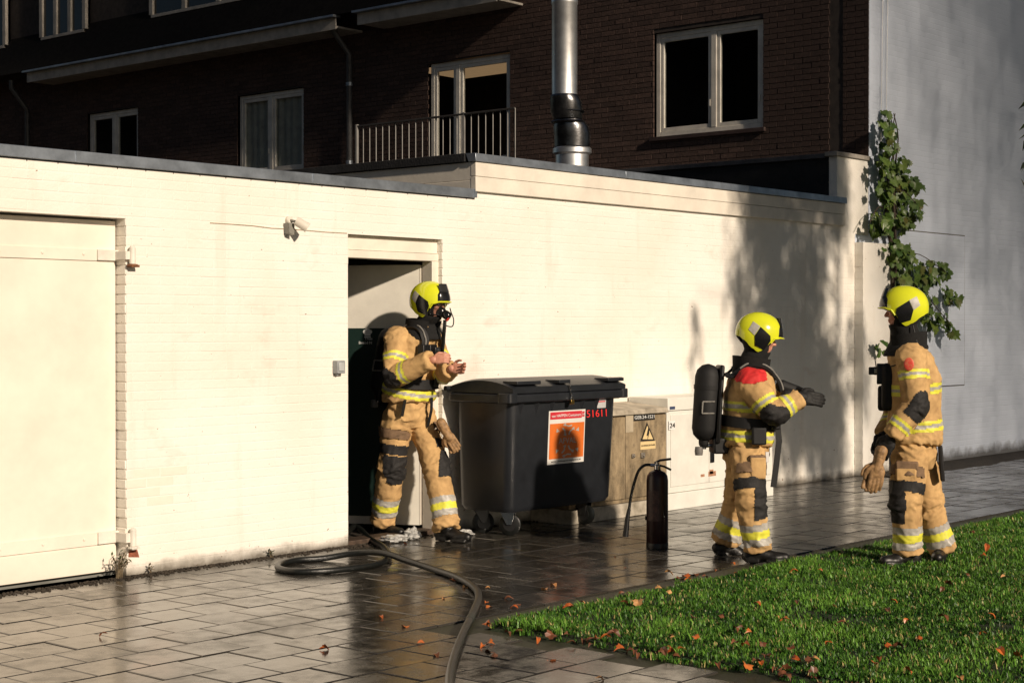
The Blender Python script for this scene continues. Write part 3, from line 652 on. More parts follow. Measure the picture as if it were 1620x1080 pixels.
sc = wp(531, 580); sw = thing('switch_box', sc, 'small grey switch box on the white wall beside the doorway', 'switch')
m = MB(); m.box((sc.x-.032, YW-.055, sc.z-.048), (sc.x+.045, YW-.002, sc.z+.046)); m.build('housing', pbr('grey_switch', (.33, .35, .36), .5), sw, bevel=.005)
m = MB(); m.box((sc.x-.022, YW-.063, sc.z-.03), (sc.x+.03, YW-.0555, sc.z+.03)); m.build('rocker', pbr('light_grey_switch', (.5, .52, .52), .4), sw, bevel=.004)
m = MB(); m.tube([(sc.x-.005, YW-.02, sc.z-.047), (sc.x-.005, YW-.02, sc.z-.062)], .01, 10); m.build('gland', pbr('grey_switch', (.33, .35, .36)), sw)
# support wires for the vine
for px, py1 in ((1396, 190), (1404, 175)):
    a = wp(px, -40, YW-.02); c = wp(px-3, py1+40, YW-.02); o = MB().tube([a, (c+a)/2, c], .004, 5).build('support_wire', STEEL, None, origin=c)
    tag(o, 'thin wire strained up the white gable above the climbing vine', 'wire', 'vine wires on the gable')

# ------------------------------------------------------------------ unseen block added to hide the sky and darken the window panes
blk = thing('added_sky_block', (-16, 40, 0), 'dark four storey block added out of view to darken window reflections', 'building')
m = MB(); m.box((-24, 6, 0), (-16, 78, 15)); m.build('wall', pbr('dark_block_brick', (.06, .04, .03), .9, var=.3, vscale=3), blk)
m = MB(); m.box((-24.4, 5.6, 15), (-15.6, 78.4, 15.4)); m.build('roof', BITUMEN, blk)
wm = None
for fl in range(4):
    for k in range(18):
        if wm is None:
            m = MB(); m.box((-15.99, 0, 0), (-15.9, 1.8, 1.5)); o = m.build('window', pbr('dark_glass', (.01, .01, .011), .08), blk); wm = o.data; o.location = (0, 0, 0)
        else: o = link('window', wm, blk)
        o.location = Vector((0, 8+k*3.9-0, 1.2+fl*3.5))

# ------------------------------------------------------------------ waste container
BINM = pbr('grey_bin_plastic', (.0155, .0175, .0215), .40, var=.12, vscale=10, bump=.12, bscale=160)
BX0, BX1, BY0, BY1 = 9.30, 10.68, 8.05, 8.68
bin_ = thing('waste_container', ((BX0+BX1)/2, (BY0+BY1)/2, 0), 'large dark grey wheeled waste container with orange poster beside the doorway', 'container')
def rrect(x0, x1, y0, y1, z, r, n=4):
    P = []
    for cx, cy, a0 in ((x1-r, y1-r, 0), (x0+r, y1-r, 90), (x0+r, y0+r, 180), (x1-r, y0+r, 270)):
        for k in range(n+1): w = math.radians(a0+90*k/n); P.append(Vector((cx+r*math.cos(w), cy+r*math.sin(w), z)))
    return P
def shell(mb, rings):
    n = len(rings[0]); V = [p for r in rings for p in r]
    mb.add(V, [(i*n+k, i*n+(k+1) % n, (i+1)*n+(k+1) % n, (i+1)*n+k) for i in range(len(rings)-1) for k in range(n)]+[tuple(range(n))[::-1], tuple(range((len(rings)-1)*n, len(rings)*n))])
m = MB(); shell(m, [rrect(BX0+.06, BX1-.08, BY0+.075, BY1-.06, .195, .07), rrect(BX0+.04, BX1-.058, BY0+.05, BY1-.04, .23, .08), rrect(BX0+.03, BX1-.03, BY0+.02, BY1-.02, 1.03, .075)])
body = m.build('body', BINM, bin_, smooth=True, angle=50)
m = MB(); shell(m, [rrect(BX0+.01, BX1-.01, BY0, BY1, 1.025, .05), rrect(BX0-.02, BX1+.02, BY0-.03, BY1+.02, 1.035, .05), rrect(BX0-.02, BX1+.02, BY0-.03, BY1+.02, 1.09, .05), rrect(BX0+.0, BX1-.0, BY0-.01, BY1, 1.10, .05)])
m.build('rim', BINM, bin_, bevel=.006)
m = MB(); shell(m, [rrect(BX0-.055, BX0+.05, BY0-.035, BY0+.1, 1.03, .03), rrect(BX0-.055, BX0+.05, BY0-.035, BY0+.1, 1.105, .03)]); m.build('lifting_lug', BINM, bin_, bevel=.006); m = MB(); shell(m, [rrect(BX1-.04, BX1+.055, BY0-.035, BY0+.1, 1.03, .03), rrect(BX1-.04, BX1+.055, BY0-.035, BY0+.1, 1.105, .03)]); m.build('lifting_lug', BINM, bin_, bevel=.006)
for k in range(7):
    x = BX0+.13+k*(BX1-BX0-.26)/6; m = MB(); y = BY0+.022
    m.hexa([(x-.028, y, 1.024), (x+.006, y-.034, 1.024), (x+.034, y, 1.024)], [(x-.002, y+.008, .93), (x+.002, y+.004, .93), (x+.006, y+.008, .93)]); m.build('gusset', BINM, bin_)
for x in (BX0+.33, BX0+.72, BX1-.3):
    m = MB(); m.hexa([(x-.012, BY0+.062, .30), (x+.012, BY0+.062, .30), (x+.012, BY0+.07, .30), (x-.012, BY0+.07, .30)], [(x-.012, BY0+.018, 1.02), (x+.012, BY0+.018, 1.02), (x+.012, BY0+.03, 1.02), (x-.012, BY0+.03, 1.02)]); m.build('rib', BINM, bin_)
# domed lid, flat front flap
lid = MB(); nx = 12; V = []; n = 9
for i in range(n+1):
    t = i/n; y = BY0-.02+(BY1-BY0+.03)*t; zz = 1.155+.055*math.sin(math.pi*min(1, t*1.05))**.8 if t < .99 else 1.15
    V.append((y, zz))
prof = [(BY0-.028, 1.103), (BY0-.03, 1.15)]+V+[(BY1+.02, 1.103)]
for X0, X1 in ((BX0-.012, BX1+.012),):
    P0 = [Vector((X0, y, z)) for y, z in prof]; P1 = [Vector((X1, y, z)) for y, z in prof]; k = len(prof); rings = []
    for s in (0, .03, .5, .97, 1): rings.append([Vector((X0+(X1-X0)*s, p.y, p.z-(.012 if s in (0, 1) and p.z > 1.12 else 0))) for p in P0])
    shell(lid, rings)
lido = lid.build('lid', BINM, bin_, smooth=True, angle=45)
for x0, x1 in ((BX0+.02, BX0+.30), (BX0+.52, BX0+.66), (BX1-.24, BX1-.03)):
    m = MB(); m.box((x0, BY0-.045, 1.168), (x1, BY0+.10, 1.196)); m.build('lid_handle', BINM, lido, bevel=.005)
m = MB(); m.tube([(BX0-.05, BY1+.0, 1.13), (BX1+.07, BY1+.0, 1.13)], .02, 10); m.build('hinge_bar', BINM, bin_, smooth=True)
m = MB(); m.box((BX1-.02, BY0+.05, 1.17), (BX1+.075, BY0+.085, 1.195)); m.build('lid_grip', BINM, lido, bevel=.004)
for wx, wy, yaw in ((BX0+.22, BY0+.20, .5), (BX1-.23, BY0+.20, 0.1), (BX0+.20, BY1-.17, .9), (BX1-.22, BY1-.17, 0)):
    wa = Vector((math.cos(yaw), math.sin(yaw), 0)); wb = Vector((-wa.y, wa.x, 0)); c = Vector((wx, wy, .085))
    w = MB(); w.lathe(c-wa*.022, [(0, 0), (.072, .0), (.085, .008), (.085, .036), (.072, .044), (0, .044)], 24, axis=wa); wh = w.build('wheel', RUBBER, bin_, smooth=True)
    w = MB(); w.lathe(c-wa*.025, [(0, 0), (.05, 0), (.05, .05), (0, .05)], 18, axis=wa); w.build('hub', pbr('wheel_hub', (.012, .012, .012), .5), wh)
    f = MB()
    for s in (-1, 1):
        q = c+wa*(.034*s); f.hexa([q+wb*.02-wa*.003, q-wb*.02-wa*.003, q-wb*.02+wa*.003, q+wb*.02+wa*.003], [q+wb*.075+Vector((0, 0, .105))-wa*.003, q-wb*.045+Vector((0, 0, .105))-wa*.003, q-wb*.045+Vector((0, 0, .105))+wa*.003, q+wb*.075+Vector((0, 0, .105))+wa*.003])
    f.box((wx-.06, wy-.06, .186), (wx+.06, wy+.06, .20)); f.build('caster_fork', STEEL if wx < 9.6 and wy < 8.4 else pbr('shaded_steel', (.06, .06, .06), .4, .8), bin_, bevel=.002)  # shade under the bin put into the colour of the other three forks
# poster, number, sticker on the sloped front
def bface(px, py, off=.0):
    p = wp(px, py, BY0+.03); t = (p.z-.27)/(1.03-.27); y = BY0+.055+(.02-.055)*t
    p = wp(px, py, y-off); return p
tilt = math.atan2(.035, .76)
ROT = (math.pi/2-tilt, 0, 0)
def quad_on_bin(px0, px1, py0, py1, off, name, mat, parent=bin_):
    pm = bface((px0+px1)/2, (py0+py1)/2, off); w = bface(px1, (py0+py1)/2, off).x-bface(px0, (py0+py1)/2, off).x; h = bface(px0, py0, off).z-bface(px0, py1, off).z
    t_ = Vector((0, -math.sin(tilt), math.cos(tilt))); t_ = Vector((0, -.046, 1)).normalized(); n_ = Vector((0, -1, -.046)).normalized()
    m = MB(); u = Vector((w/2, 0, 0)); v = t_*(h/2); q = [pm-u-v, pm+u-v, pm+u+v, pm-u+v]; m.hexa([a-n_*.001 for a in q], [a+n_*.0008 for a in q]); return m.build(name, mat, parent), pm, w, h, t_
PW = flat('poster_white', (.72, .70, .66), .4); PO = flat('poster_orange', (.72, .17, .03), .4); PR = flat('poster_red', (.60, .035, .05), .4); PB = flat('poster_black', (.03, .025, .02), .4)
poster, pm, pw, ph, tv = quad_on_bin(867.5, 925, 648, 733, .005, 'poster', PW)
def on_poster(u, v, off): return pm+Vector((u*pw, 0, 0))+tv*(v*ph)+Vector((0, -off, 0))
def pquad(u0, u1, v0, v1, off, name, mat):
    q = [on_poster(u, v, off) for u, v in ((u0, v0), (u1, v0), (u1, v1), (u0, v1))]; m = MB(); m.hexa([p+Vector((0, .0006, 0)) for p in q], q); return m.build(name, mat, poster)
pquad(-.465, .40, .34, .475, .0026, 'red_band', PR); pquad(-.465, .475, -.40, .26, .0026, 'orange_field', PO); pquad(.41, .475, .36, .46, .0026, 'red_mark', PR)
text('van HAPPEN Containers', 'lettering', pw*.80, on_poster(-.03, .405, .004), ROT, LOGO, poster, height=ph*.055)
text('nl', 'lettering', pw*.05, on_poster(.443, .41, .004), ROT, LOGO, poster, height=ph*.04)
text('AFVAL', 'lettering', pw*.48, on_poster(.02, -.07, .004), ROT, pbr('grey_print', (.50, .47, .42), .5), poster, height=ph*.105)
text('www.vanhappencontainers.nl', 'lettering', pw*.8, on_poster(0, -.45, .004), ROT, PB, poster, height=ph*.035)
for cy, r, flip in ((.14, .115, 1), (-.27, .115, -1)):          # recycling arrows above and below the word
    for k in range(3):
        a0 = math.radians(90+120*k); m = MB(); q = []
        for da, rr in ((-.75, 1.0), (-.1, .62), (.45, .95), (.30, 1.15), (.85, 1.1), (.62, .62), (.5, .75), (-.1, .38), (-.95, .82)):
            a = a0+da; q.append(on_poster(.02+math.cos(a)*rr*r*1.45, cy+flip*math.sin(a)*rr*r, .0036))
        m.add(q, [tuple(range(len(q)))]); m.build('recycling_arrow', pbr('grey_print', (.5, .47, .42)), poster)
    for s in (-1, 1):
        m = MB(); m.add([on_poster(.02+s*.30, cy+.03*flip, .0036), on_poster(.02+s*.22, cy-.03*flip, .0036), on_poster(.02+s*.31, cy-.05*flip, .0036)], [(0, 1, 2)]); m.build('arrow_head', pbr('grey_print', (.5, .47, .42)), poster)
p = bface(944, 653.5, .006); text('51611', 'number', (bface(960, 654).x-bface(928.5, 654).x), p, ROT, flat('red_number', (.80, .035, .035), .5), bin_, height=.058)
st, sm_, sw_, sh_, _ = quad_on_bin(945, 958.5, 631.5, 645, .006, 'white_sticker', flat('sticker_grey', (.5, .5, .5), .5))
m = MB(); m.box((sm_.x-sw_*.38, sm_.y-.004, sm_.z+sh_*.2), (sm_.x+sw_*.38, sm_.y-.002, sm_.z+sh_*.32)); m.build('red_line', PR, st)
pm2 = wp(905, 634, BY0-.045)
pad = thing('padlock', pm2, 'brass padlock hanging on a chain from the container lid', 'padlock')
m = MB(); m.box((pm2.x-.020, pm2.y-.010, pm2.z-.026), (pm2.x+.020, pm2.y+.010, pm2.z+.010)); m.build('lock_body', pbr('brass', (.55, .36, .12), .3, 1), pad, bevel=.003)
m = MB(); m.tube([Vector((pm2.x+.013*math.cos(a)*1.0, pm2.y, pm2.z+.01+.030*math.sin(a))) for a in np.linspace(0, math.pi, 9)], .0045, 8); m.build('shackle', STEEL, pad, smooth=True)
m = MB(); c0 = Vector((pm2.x-.035, BY0-.05, 1.155)); c1 = pm2+Vector((-.004, 0, .038))
for k in range(6):
    c = c0.lerp(c1, k/5); ax_ = (c1-c0).normalized(); sd = Vector((0, 1, 0)) if k % 2 else ax_.cross(Vector((0, 1, 0)))
    m.tube([c+ax_*(.013*math.cos(a))+sd*(.007*math.sin(a)) for a in np.linspace(0, 6.283, 11)], .0024, 6)
m.build('chain', STEEL, pad, smooth=True)

# ------------------------------------------------------------------ electricity cabinets
CY = 8.32
def dirty_beige(nt, b, tc, mx):
    n1 = node_noise(nt, tc, 4.0, 9, (1.4, 1, .6), .72); n2 = node_noise(nt, tc, 11, 6)
    c = node_mix(nt, node_range(nt, n1, .36, .62), (.38, .29, .175), (.12, .09, .052)); c = node_mix(nt, node_range(nt, n2, .55, .72, 0, .6), c, (.09, .075, .05)); nt.links.new(c, b.inputs['Base Color'])
DIRTY = pbr('dirty_cabinet', (.35, .3, .22), .75, bump=.3, bscale=70, extra=dirty_beige)
ca0, ca1 = 10.35, wp(1055, 0, CY).x-.006; zc = .945
ca = thing('electricity_cabinet', ((ca0+ca1)/2, CY+.2, 0), 'grimy beige electricity cabinet with yellow warning triangle against the wall', 'cabinet')
m = MB(); m.box((ca0, CY+.01, .12), (ca1, YW-.02, .86)); m.build('housing', DIRTY, ca, bevel=.005)
m = MB(); m.hexa([(ca0-.02, CY-.03, .862), (ca1, CY-.03, .862), (ca1, YW-.01, .862), (ca0-.02, YW-.01, .862)], [(ca0-.01, CY-.01, .905), (ca1, CY-.01, .905), (ca1, YW-.01, zc), (ca0-.01, YW-.01, zc)]); m.build('roof_cap', pbr('grimy_cap', (.42, .37, .29), .75, var=.3, vscale=5, hue=(.12, .10, .07)), ca, bevel=.006)
m = MB(); m.box((ca0-.01, CY-.02, 0), (ca1, YW-.01, .118)); m.build('plinth', pbr('plinth_concrete', (.5, .45, .37), .8, var=.2, hue=(.14, .12, .08)), ca, bevel=.006)
xm = wp(989, 0, CY).x
for x0, x1 in ((ca0+.015, xm-.003), (xm+.003, ca1-.012)):
    m = MB(); m.box((x0, CY-.006, .155), (x1, CY+.012, .845)); m.build('cabinet_door', DIRTY, ca, bevel=.004)
m = MB(); a = wp(1021, 700, CY-.009); q = [wp(1023.5, 668, CY-.008), wp(1013.5, 697, CY-.008), wp(1036, 697, CY-.008)]
TRI_B = flat('sign_black', (.02, .018, .015), .5); TRI_Y = flat('sign_yellow', (.72, .55, .28), .5)
m.hexa([p for p in q], [p+Vector((0, -.002, 0)) for p in q]); sg = m.build('warning_triangle', TRI_B, ca)
cen = (q[0]+q[1]+q[2])/3; m = MB(); r_ = [cen+(p-cen)*.74+Vector((0, -.003, 0)) for p in q]; m.hexa([p+Vector((0, .0008, 0)) for p in r_], r_); m.build('yellow_field', TRI_Y, sg)
s = (q[2].x-q[1].x); cc = cen+Vector((0, -.0042, .0))
m = MB(); z = [(.03, .30), (.10, .29), (.01, .04), (.10, .06), (-.03, -.26), (.0, -.03), (-.09, -.05)]; m.add([cc+Vector((u*s, 0, v*s)) for u, v in z], [(0, 1, 3, 2), (0, 2, 5, 6), (2, 3, 4, 5)]); m.build('lightning_bolt', TRI_B, sg, fix=False)
a, c = wp(1013, 699, CY-.008), wp(1037, 709, CY-.008); m = MB(); m.box((a.x, CY-.010, c.z), (c.x, CY-.0075, a.z)); sg2 = m.build('caption_plate', TRI_Y, ca)
text('LEVENSGEVAAR', 'lettering', (c.x-a.x)*.9, (a+c)/2+Vector((0, -.004, 0)), FACE_Y, TRI_B, sg2, height=.014)
a, c = wp(1002, 655, CY-.008), wp(1036, 663.5, CY-.008); m = MB(); m.box((a.x, CY-.010, c.z), (c.x, CY-.0075, a.z)); np_ = m.build('name_plate', TRI_B, ca)
text('GEB.24-1521', 'lettering', (c.x-a.x)*.92, (a+c)/2+Vector((0, -.004, 0)), FACE_Y, LOGO, np_, height=.028)
a, c = wp(990, 656, CY-.008), wp(1002, 683, CY-.008); m = MB(); m.box((a.x, CY-.0085, c.z), (c.x, CY-.0065, a.z)); m.build('cover_plate', pbr('pale_cover', (.45, .38, .27), .7), ca)
for px, py, r in ((1001, 721, .018), (1016, 720, .024)):
    p = wp(px, py, CY-.008); m = MB(); m.box((p.x-r, CY-.022, p.z-r*.9), (p.x+r, CY-.006, p.z+r)); m.tube([p+Vector((0, -.014, 0)), p+Vector((0, -.026, 0))], r*.5, 10); m.build('lock', pbr('dull_metal', (.33, .3, .26), .5, .6), ca, bevel=.003)
CABW = pbr('pale_cabinet', (.74, .73, .67), .45, var=.06, vscale=4)
cb0, cb1 = ca1+.008, 13.42
cb = thing('meter_cabinet', ((cb0+cb1)/2, CY+.2, 0), 'clean pale grey street cabinet numbered 24 against the wall', 'cabinet')
m = MB(); m.box((cb0, CY, .15), (cb1, YW-.02, .868)); m.build('housing', CABW, cb, bevel=.006)
m = MB(); m.box((cb0-.004, CY-.014, .872), (cb1+.01, YW-.015, .985)); m.build('roof_cap', CABW, cb, bevel=.006)
m = MB(); m.box((cb0+.002, CY-.012, 0), (cb1, YW-.015, .147)); m.build('plinth', CABW, cb, bevel=.006)
xm = wp(1121, 0, CY).x
for x0, x1 in ((cb0+.05, xm-.003), (xm+.003, cb1-.04)):
    m = MB(); m.box((x0, CY-.008, .205), (x1, CY+.01, .835)); m.build('cabinet_door', CABW, cb, bevel=.003)
a, c = wp(1124, 701, CY-.012), wp(1129.5, 731, CY-.012); m = MB(); m.box((a.x, CY-.02, c.z), (c.x, CY-.006, a.z)); m.build('handle', BLACKP, cb, bevel=.003)
a, c = wp(1060, 643, CY-.018), wp(1068, 647, CY-.018); m = MB(); m.box((a.x, CY-.019, c.z), (c.x, CY-.013, a.z)); m.build('badge', flat('blue_badge', (.05, .07, .14), .4), cb)
a, c = wp(1058.5, 666, CY-.012), wp(1068.5, 679, CY-.012); m = MB(); m.box((a.x, CY-.0105, c.z), (c.x, CY-.0075, a.z)); st = m.build('number_plate', flat('plate_white', (.8, .8, .78), .5), cb)
text('24', 'number', (c.x-a.x)*.8, (a+c)/2+Vector((0, -.004, 0)), FACE_Y, TRI_B, st, height=.042)
for px, py, w_, h_ in ((1112, 752, .03, .012), (1127, 749, .06, .022), (1126, 746, .03, .02)):
    p = wp(px, py, CY-.01); m = MB(); m.box((p.x-w_, CY-.0095, p.z-h_), (p.x+w_, CY-.0078, p.z+h_)); m.build('sticker_remains', pbr('old_glue', (.42, .22, .13), .8, var=.3, vscale=60), cb)

# ------------------------------------------------------------------ fire extinguisher
e0 = gp(1040, 866); er = .079
exting = thing('fire_extinguisher', e0, 'red fire extinguisher, darkened for shade, with black hose on the wet paving', 'extinguisher')
EX = pbr('shaded_red_paint', (.022, .006, .0055), .35, var=.15, vscale=12)  # red darkened to hold the shadow falling on the extinguisher
m = MB(); m.lathe(e0, [(0, 0), (er*.9, 0), (er*.97, .012), (er*.97, .03), (er, .034), (er, .49), (er*.93, .525), (er*.7, .55), (er*.35, .563), (er*.3, .57), (0, .57)], 30); body = m.build('cylinder', EX, exting, smooth=True)
m = MB(); m.lathe(e0, [(er*1.01, 0.0), (er*1.02, .035), (er*.98, .04)], 30); m.build('foot_ring', BLACKP, exting, smooth=True)
m = MB(); m.lathe(e0, [(er*.3, .565), (er*.3, .60), (er*.2, .605), (er*.2, .625)], 14); m.tube([e0+Vector((0, 0, .60)), e0+RV*-.05+Vector((0, 0, .60))], .013, 10); m.build('valve', STEEL, exting, smooth=True)
m = MB(); m.tube([e0+RV*-.02+Vector((0, 0, .615)), e0+RV*.02+Vector((0, 0, .635)), e0+RV*.10+Vector((0, 0, .645))], .009, 8, flatx=1.4); m.tube([e0+RV*-.01+Vector((0, 0, .605)), e0+RV*.05+Vector((0, 0, .59)), e0+RV*.10+Vector((0, 0, .565))], .008, 8, flatx=1.4); m.build('handle', BLACKP, exting, smooth=True)
def spline(P, n=8):
    P = [Vector(p) for p in P]; out = []
    for i in range(len(P)-1):
        a, b_, c, d = P[max(i-1, 0)], P[i], P[i+1], P[min(i+2, len(P)-1)]
        for k in range(n):
            t = k/n; out.append(.5*((2*b_)+(c-a)*t+(2*a-5*b_+4*c-d)*t*t+(3*b_-a-3*c+d)*t**3))
    return out+[P[-1]]
hp = [e0+RV*r+Vector((0, 0, z)) for r, z in ((-.03, .60), (-.09, .60), (-.135, .56), (-.165, .48), (-.19, .38), (-.205, .28))]
m = MB(); m.tube(spline(hp), .011, 10); m.build('discharge_hose', RUBBER, exting, smooth=True)
m = MB(); m.tube([hp[-1], hp[-1]+RV*-.01+Vector((0, 0, -.05)), hp[-1]+RV*-.022+Vector((0, 0, -.16)), hp[-1]+RV*-.026+Vector((0, 0, -.20))], [.013, .016, .02, .022], 12); m.build('nozzle', BLACKP, exting, smooth=True)
m = MB(); m.box(e0+RV*-.095+Vector((0, -.012, .20)), e0+RV*-.07+Vector((.01, .012, .23))); m.build('hose_clip', BLACKP, exting)
m = MB(); V = []
for k in range(9):
    a = math.atan2(-DV.y, -DV.x)+math.radians(-35+70*k/8)-.5
    V += [e0+Vector((math.cos(a)*(er+.0008), math.sin(a)*(er+.0008), .20)), e0+Vector((math.cos(a)*(er+.0008), math.sin(a)*(er+.0008), .42))]
m.add(V, [(2*k, 2*k+2, 2*k+3, 2*k+1) for k in range(8)]); m.build('instruction_label', pbr('worn_label', (.06, .03, .025), .5, var=.4, vscale=40), exting, smooth=True)

# ------------------------------------------------------------------ fire hose
HP = [(565, 828, 0), (548, 838, .0), (562, 843, .05), (585, 852, .0), (605, 864, 0), (615, 877, 0), (611, 886, .0), (592, 893, 0), (555, 899, 0), (510, 903.5, 0), (465, 904, 0), (441, 899, 0), (443, 892, 0), (468, 886, 0), (510, 883, 0), (560, 882, .03), (605, 885, .045), (645, 892, .02), (690, 902, 0), (725, 914, 0), (750, 929, 0), (757, 945, 0), (748, 970, 0), (733, 1002, 0), (720, 1035, 0), (712, 1068, 0), (712, 1100, 0), (722, 1150, 0), (745, 1230, 0), (760, 1330, 0)]
pts = []
for px, py, lift in HP: p = gp(px, py, .022); p.z = .022+lift; pts.append(p)
pts[0] = Vector((8.75, 9.9, .03)); pts[1] = Vector((8.42, 9.0, .05))
o = MB().tube(spline(pts, 10), .0215, 14).build('fire_hose', RUBBER, None, origin=pts[10], smooth=True)
tag(o, 'long black rubber fire hose snaking from the doorway over wet paving', 'hose')
m = MB(); i = 22*10; sp = spline(pts, 10); m.tube([sp[i+2], sp[i+3], sp[i+4]], .0232, 14); ORIG[o.name] = pts[10]; m.build('hose_band', pbr('hose_band', (.03, .035, .03), .5), o, smooth=True)

# ------------------------------------------------------------------ crumpled plastic on the ground
PLAS = pbr('clear_crumpled_plastic', (.62, .62, .60), .12, var=.25, vscale=30, spec=.8)
PLAS.node_tree.nodes['Principled BSDF'].inputs['Alpha'].default_value = .8
def crumple(px, py, rx, ry, rz, label, seed):
    c = gp(px, py); m = MB(); m.ball((0, 0, 0), 1, seg=22, rings=14); 
    for v in m.v:
        k = 1+.55*noise.noise(v*2.1+Vector((seed, 0, 0)))+.35*abs(noise.noise(v*5+Vector((0, seed, 0))))
        w = RV*(v.x*rx*k)+DV*(v.y*ry*k); z = max(0.002, rz*(.6+v.z*k*.8)); v.x, v.y, v.z = c.x+w.x, c.y+w.y, z
    tag(m.build('plastic_bag', PLAS, None, origin=c, smooth=True, angle=25), label, 'bag')
crumple(622, 857, .10, .08, .035, 'flat crumpled clear plastic bag on the paving before the doorway', 3)
crumple(652, 853, .055, .05, .06, 'rounded crumpled clear plastic bag standing before the doorway', 8)
crumple(737, 847, .05, .04, .03, 'small scrap of clear plastic beside the walking person and container', 5)

# ------------------------------------------------------------------ small weeds along the wall foot
WEED = [pbr('weed_leaf', (.05, .075, .02), .55, var=.3, vscale=30), pbr('dry_weed', (.16, .12, .07), .7, var=.3, vscale=30)]
def weed(px, py, h, n, label, dry=.3):
    c = wp(px, py, YW-.03); c.z = 0; t = thing('weed', c, label, 'plant'); st_ = MB(); lf = MB()
    for k in range(n):
        a = random.uniform(math.pi*.95, math.pi*2.05); hh = h*random.uniform(.5, 1.1); d = Vector((math.cos(a), math.sin(a)*.5, 0))*random.uniform(.02, .07)*h*8
        p = [c+Vector((random.uniform(-.03, .03), 0, -.01)), c+d*.5+Vector((0, 0, hh*.7)), c+d+Vector((0, 0, hh))]
        st_.tube(spline(p, 3), .0022, 5)
        for q in range(4):
            b0 = p[1].lerp(p[2], q/3); e = Vector((random.uniform(-1, 1), random.uniform(-1, .2), random.uniform(-.3, .7))).normalized()*random.uniform(.018, .04); s_ = e.cross(Vector((0, 0, 1))).normalized()*.008
            lf.add([b0, b0+e*.5+s_, b0+e, b0+e*.5-s_], [(0, 1, 2, 3)], 1 if random.random() < dry else 0)
    st_.build('stem', WEED[1], t); lf.build('foliage', WEED, t, fix=False)
weed(187, 0, .17, 16, 'bushy dry weed growing at the corner of the garage door', .55)
weed(238, 0, .07, 3, 'thin bent weed sprig at the white wall foot right of the garage door', .6)
weed(428, 0, .05, 5, 'tiny green weed tuft at the wall foot beside the hose loop', .3)
weed(1370, 0, .16, 14, 'dark weed clump at the foot of the gable pier', .1)
# moss and grit in the angle of wall and paving
m = MB()
for k in range(1500):
    x = random.uniform(4.5, 13) if k < 900 else random.uniform(5.5, 8.3); y = YW-abs(random.gauss(0, .05))-.002; s_ = random.uniform(.004, .014)
    m.ball((x, y, .003), (s_, s_*.8, s_*.6), seg=5, rings=3)
tag(m.build('grit', SOIL), 'dark grit and moss lying along the wall foot', 'grit', kind='stuff')

# ------------------------------------------------------------------ leaves
def leaf_mesh(name, outline, size, mats, fold=.25, curl=.2):
    pts = [Vector((x*size, y*size, 0)) for x, y in outline]; c = Vector((0, sum(p.y for p in pts)/len(pts), 0)); V = [c]+pts
    for v in V: v.z = fold*abs(v.x) - curl*(v.y/size-.4)**2*size*1.2
    n = len(pts); me = bpy.data.meshes.new(name); me.from_pydata([tuple(v) for v in V], [], [(0, 1+k, 1+(k+1) % n) for k in range(n)]); me.materials.append(mats); return me
LOBED = [(0, 0), (.18, -.10), (.42, -.02), (.36, .16), (.52, .34), (.34, .46), (.30, .66), (.14, .62), (0, .95), (-.14, .62), (-.30, .66), (-.34, .46), (-.52, .34), (-.36, .16), (-.42, -.02), (-.18, -.10)]
OVAL = [(0, 0), (.14, .12), (.24, .35), (.22, .6), (.1, .85), (0, 1), (-.1, .85), (-.22, .6), (-.24, .35), (-.14, .12)]
def leafmat(name, c1, c2, rough=.4, trans=True):
    def ex_(nt, b, tc, mx):
        oi = nt.nodes.new('ShaderNodeObjectInfo'); c = node_mix(nt, oi.outputs['Random'], c1, c2); nz = node_noise(nt, tc, 25, 4)
        c = node_mix(nt, node_range(nt, nz, .4, .75, 0, .45), c, tuple(x*.45 for x in c1)); nt.links.new(c, b.inputs['Base Color'])
    return pbr(name, c1, rough, spec=.5, extra=ex_)
VINEM = leafmat('vine_leaf', (.055, .115, .018), (.15, .21, .035)); VINED = leafmat('vine_leaf_yellowing', (.16, .14, .03), (.10, .13, .03))
FALL = [leafmat('fallen_leaf_orange', (.55, .16, .035), (.40, .09, .02), .38), leafmat('fallen_leaf_brown', (.20, .07, .03), (.12, .05, .025), .45), leafmat('fallen_leaf_tan', (.62, .34, .13), (.45, .20, .08), .4)]
def orient(o, normal, spin):
    z = Vector(normal).normalized(); x = z.orthogonal().normalized(); q = Matrix.Rotation(spin, 3, z); x = q @ x; y = z.cross(x)
    o.rotation_euler = Matrix((x, y, z)).transposed().to_euler()
# climbing vine on the gable corner
vb = wp(1409, 745, YW-.12); vine = thing('climbing_vine', (vb.x, vb.y, 0), 'green climbing vine with lobed leaves on the white gable corner', 'vine')
STEM = pbr('vine_stem', (.06, .04, .025), .8, var=.3, vscale=30)
m = MB()
for k in range(5):
    p = [wp(1405+k*3+random.uniform(-5, 5), y, YW-.05-.025*k) for y in (752, 640, 540, 460, 400, 340, 280, 220, 180)]
    m.tube(spline(p, 4), [.016]*20+[.016-.012*i/13 for i in range(13)], 6)
for a, c in (((1410, 430), (1505, 515)), ((1415, 400), (1495, 430)), ((1405, 300), (1455, 330)), ((1400, 330), (1376, 352))):
    p = [wp(a[0], a[1], YW-.1), wp((a[0]+c[0])/2, (a[1]+c[1])/2-12, YW-.18), wp(c[0], c[1], YW-.22)]; m.tube(spline(p, 5), .005, 5)
m.build('stem', STEM, vine, smooth=True)
vm = [leaf_mesh('leaf', LOBED, s_, VINEM) for s_ in (.095, .12, .15)]+[leaf_mesh('leaf', LOBED, .12, VINED)]
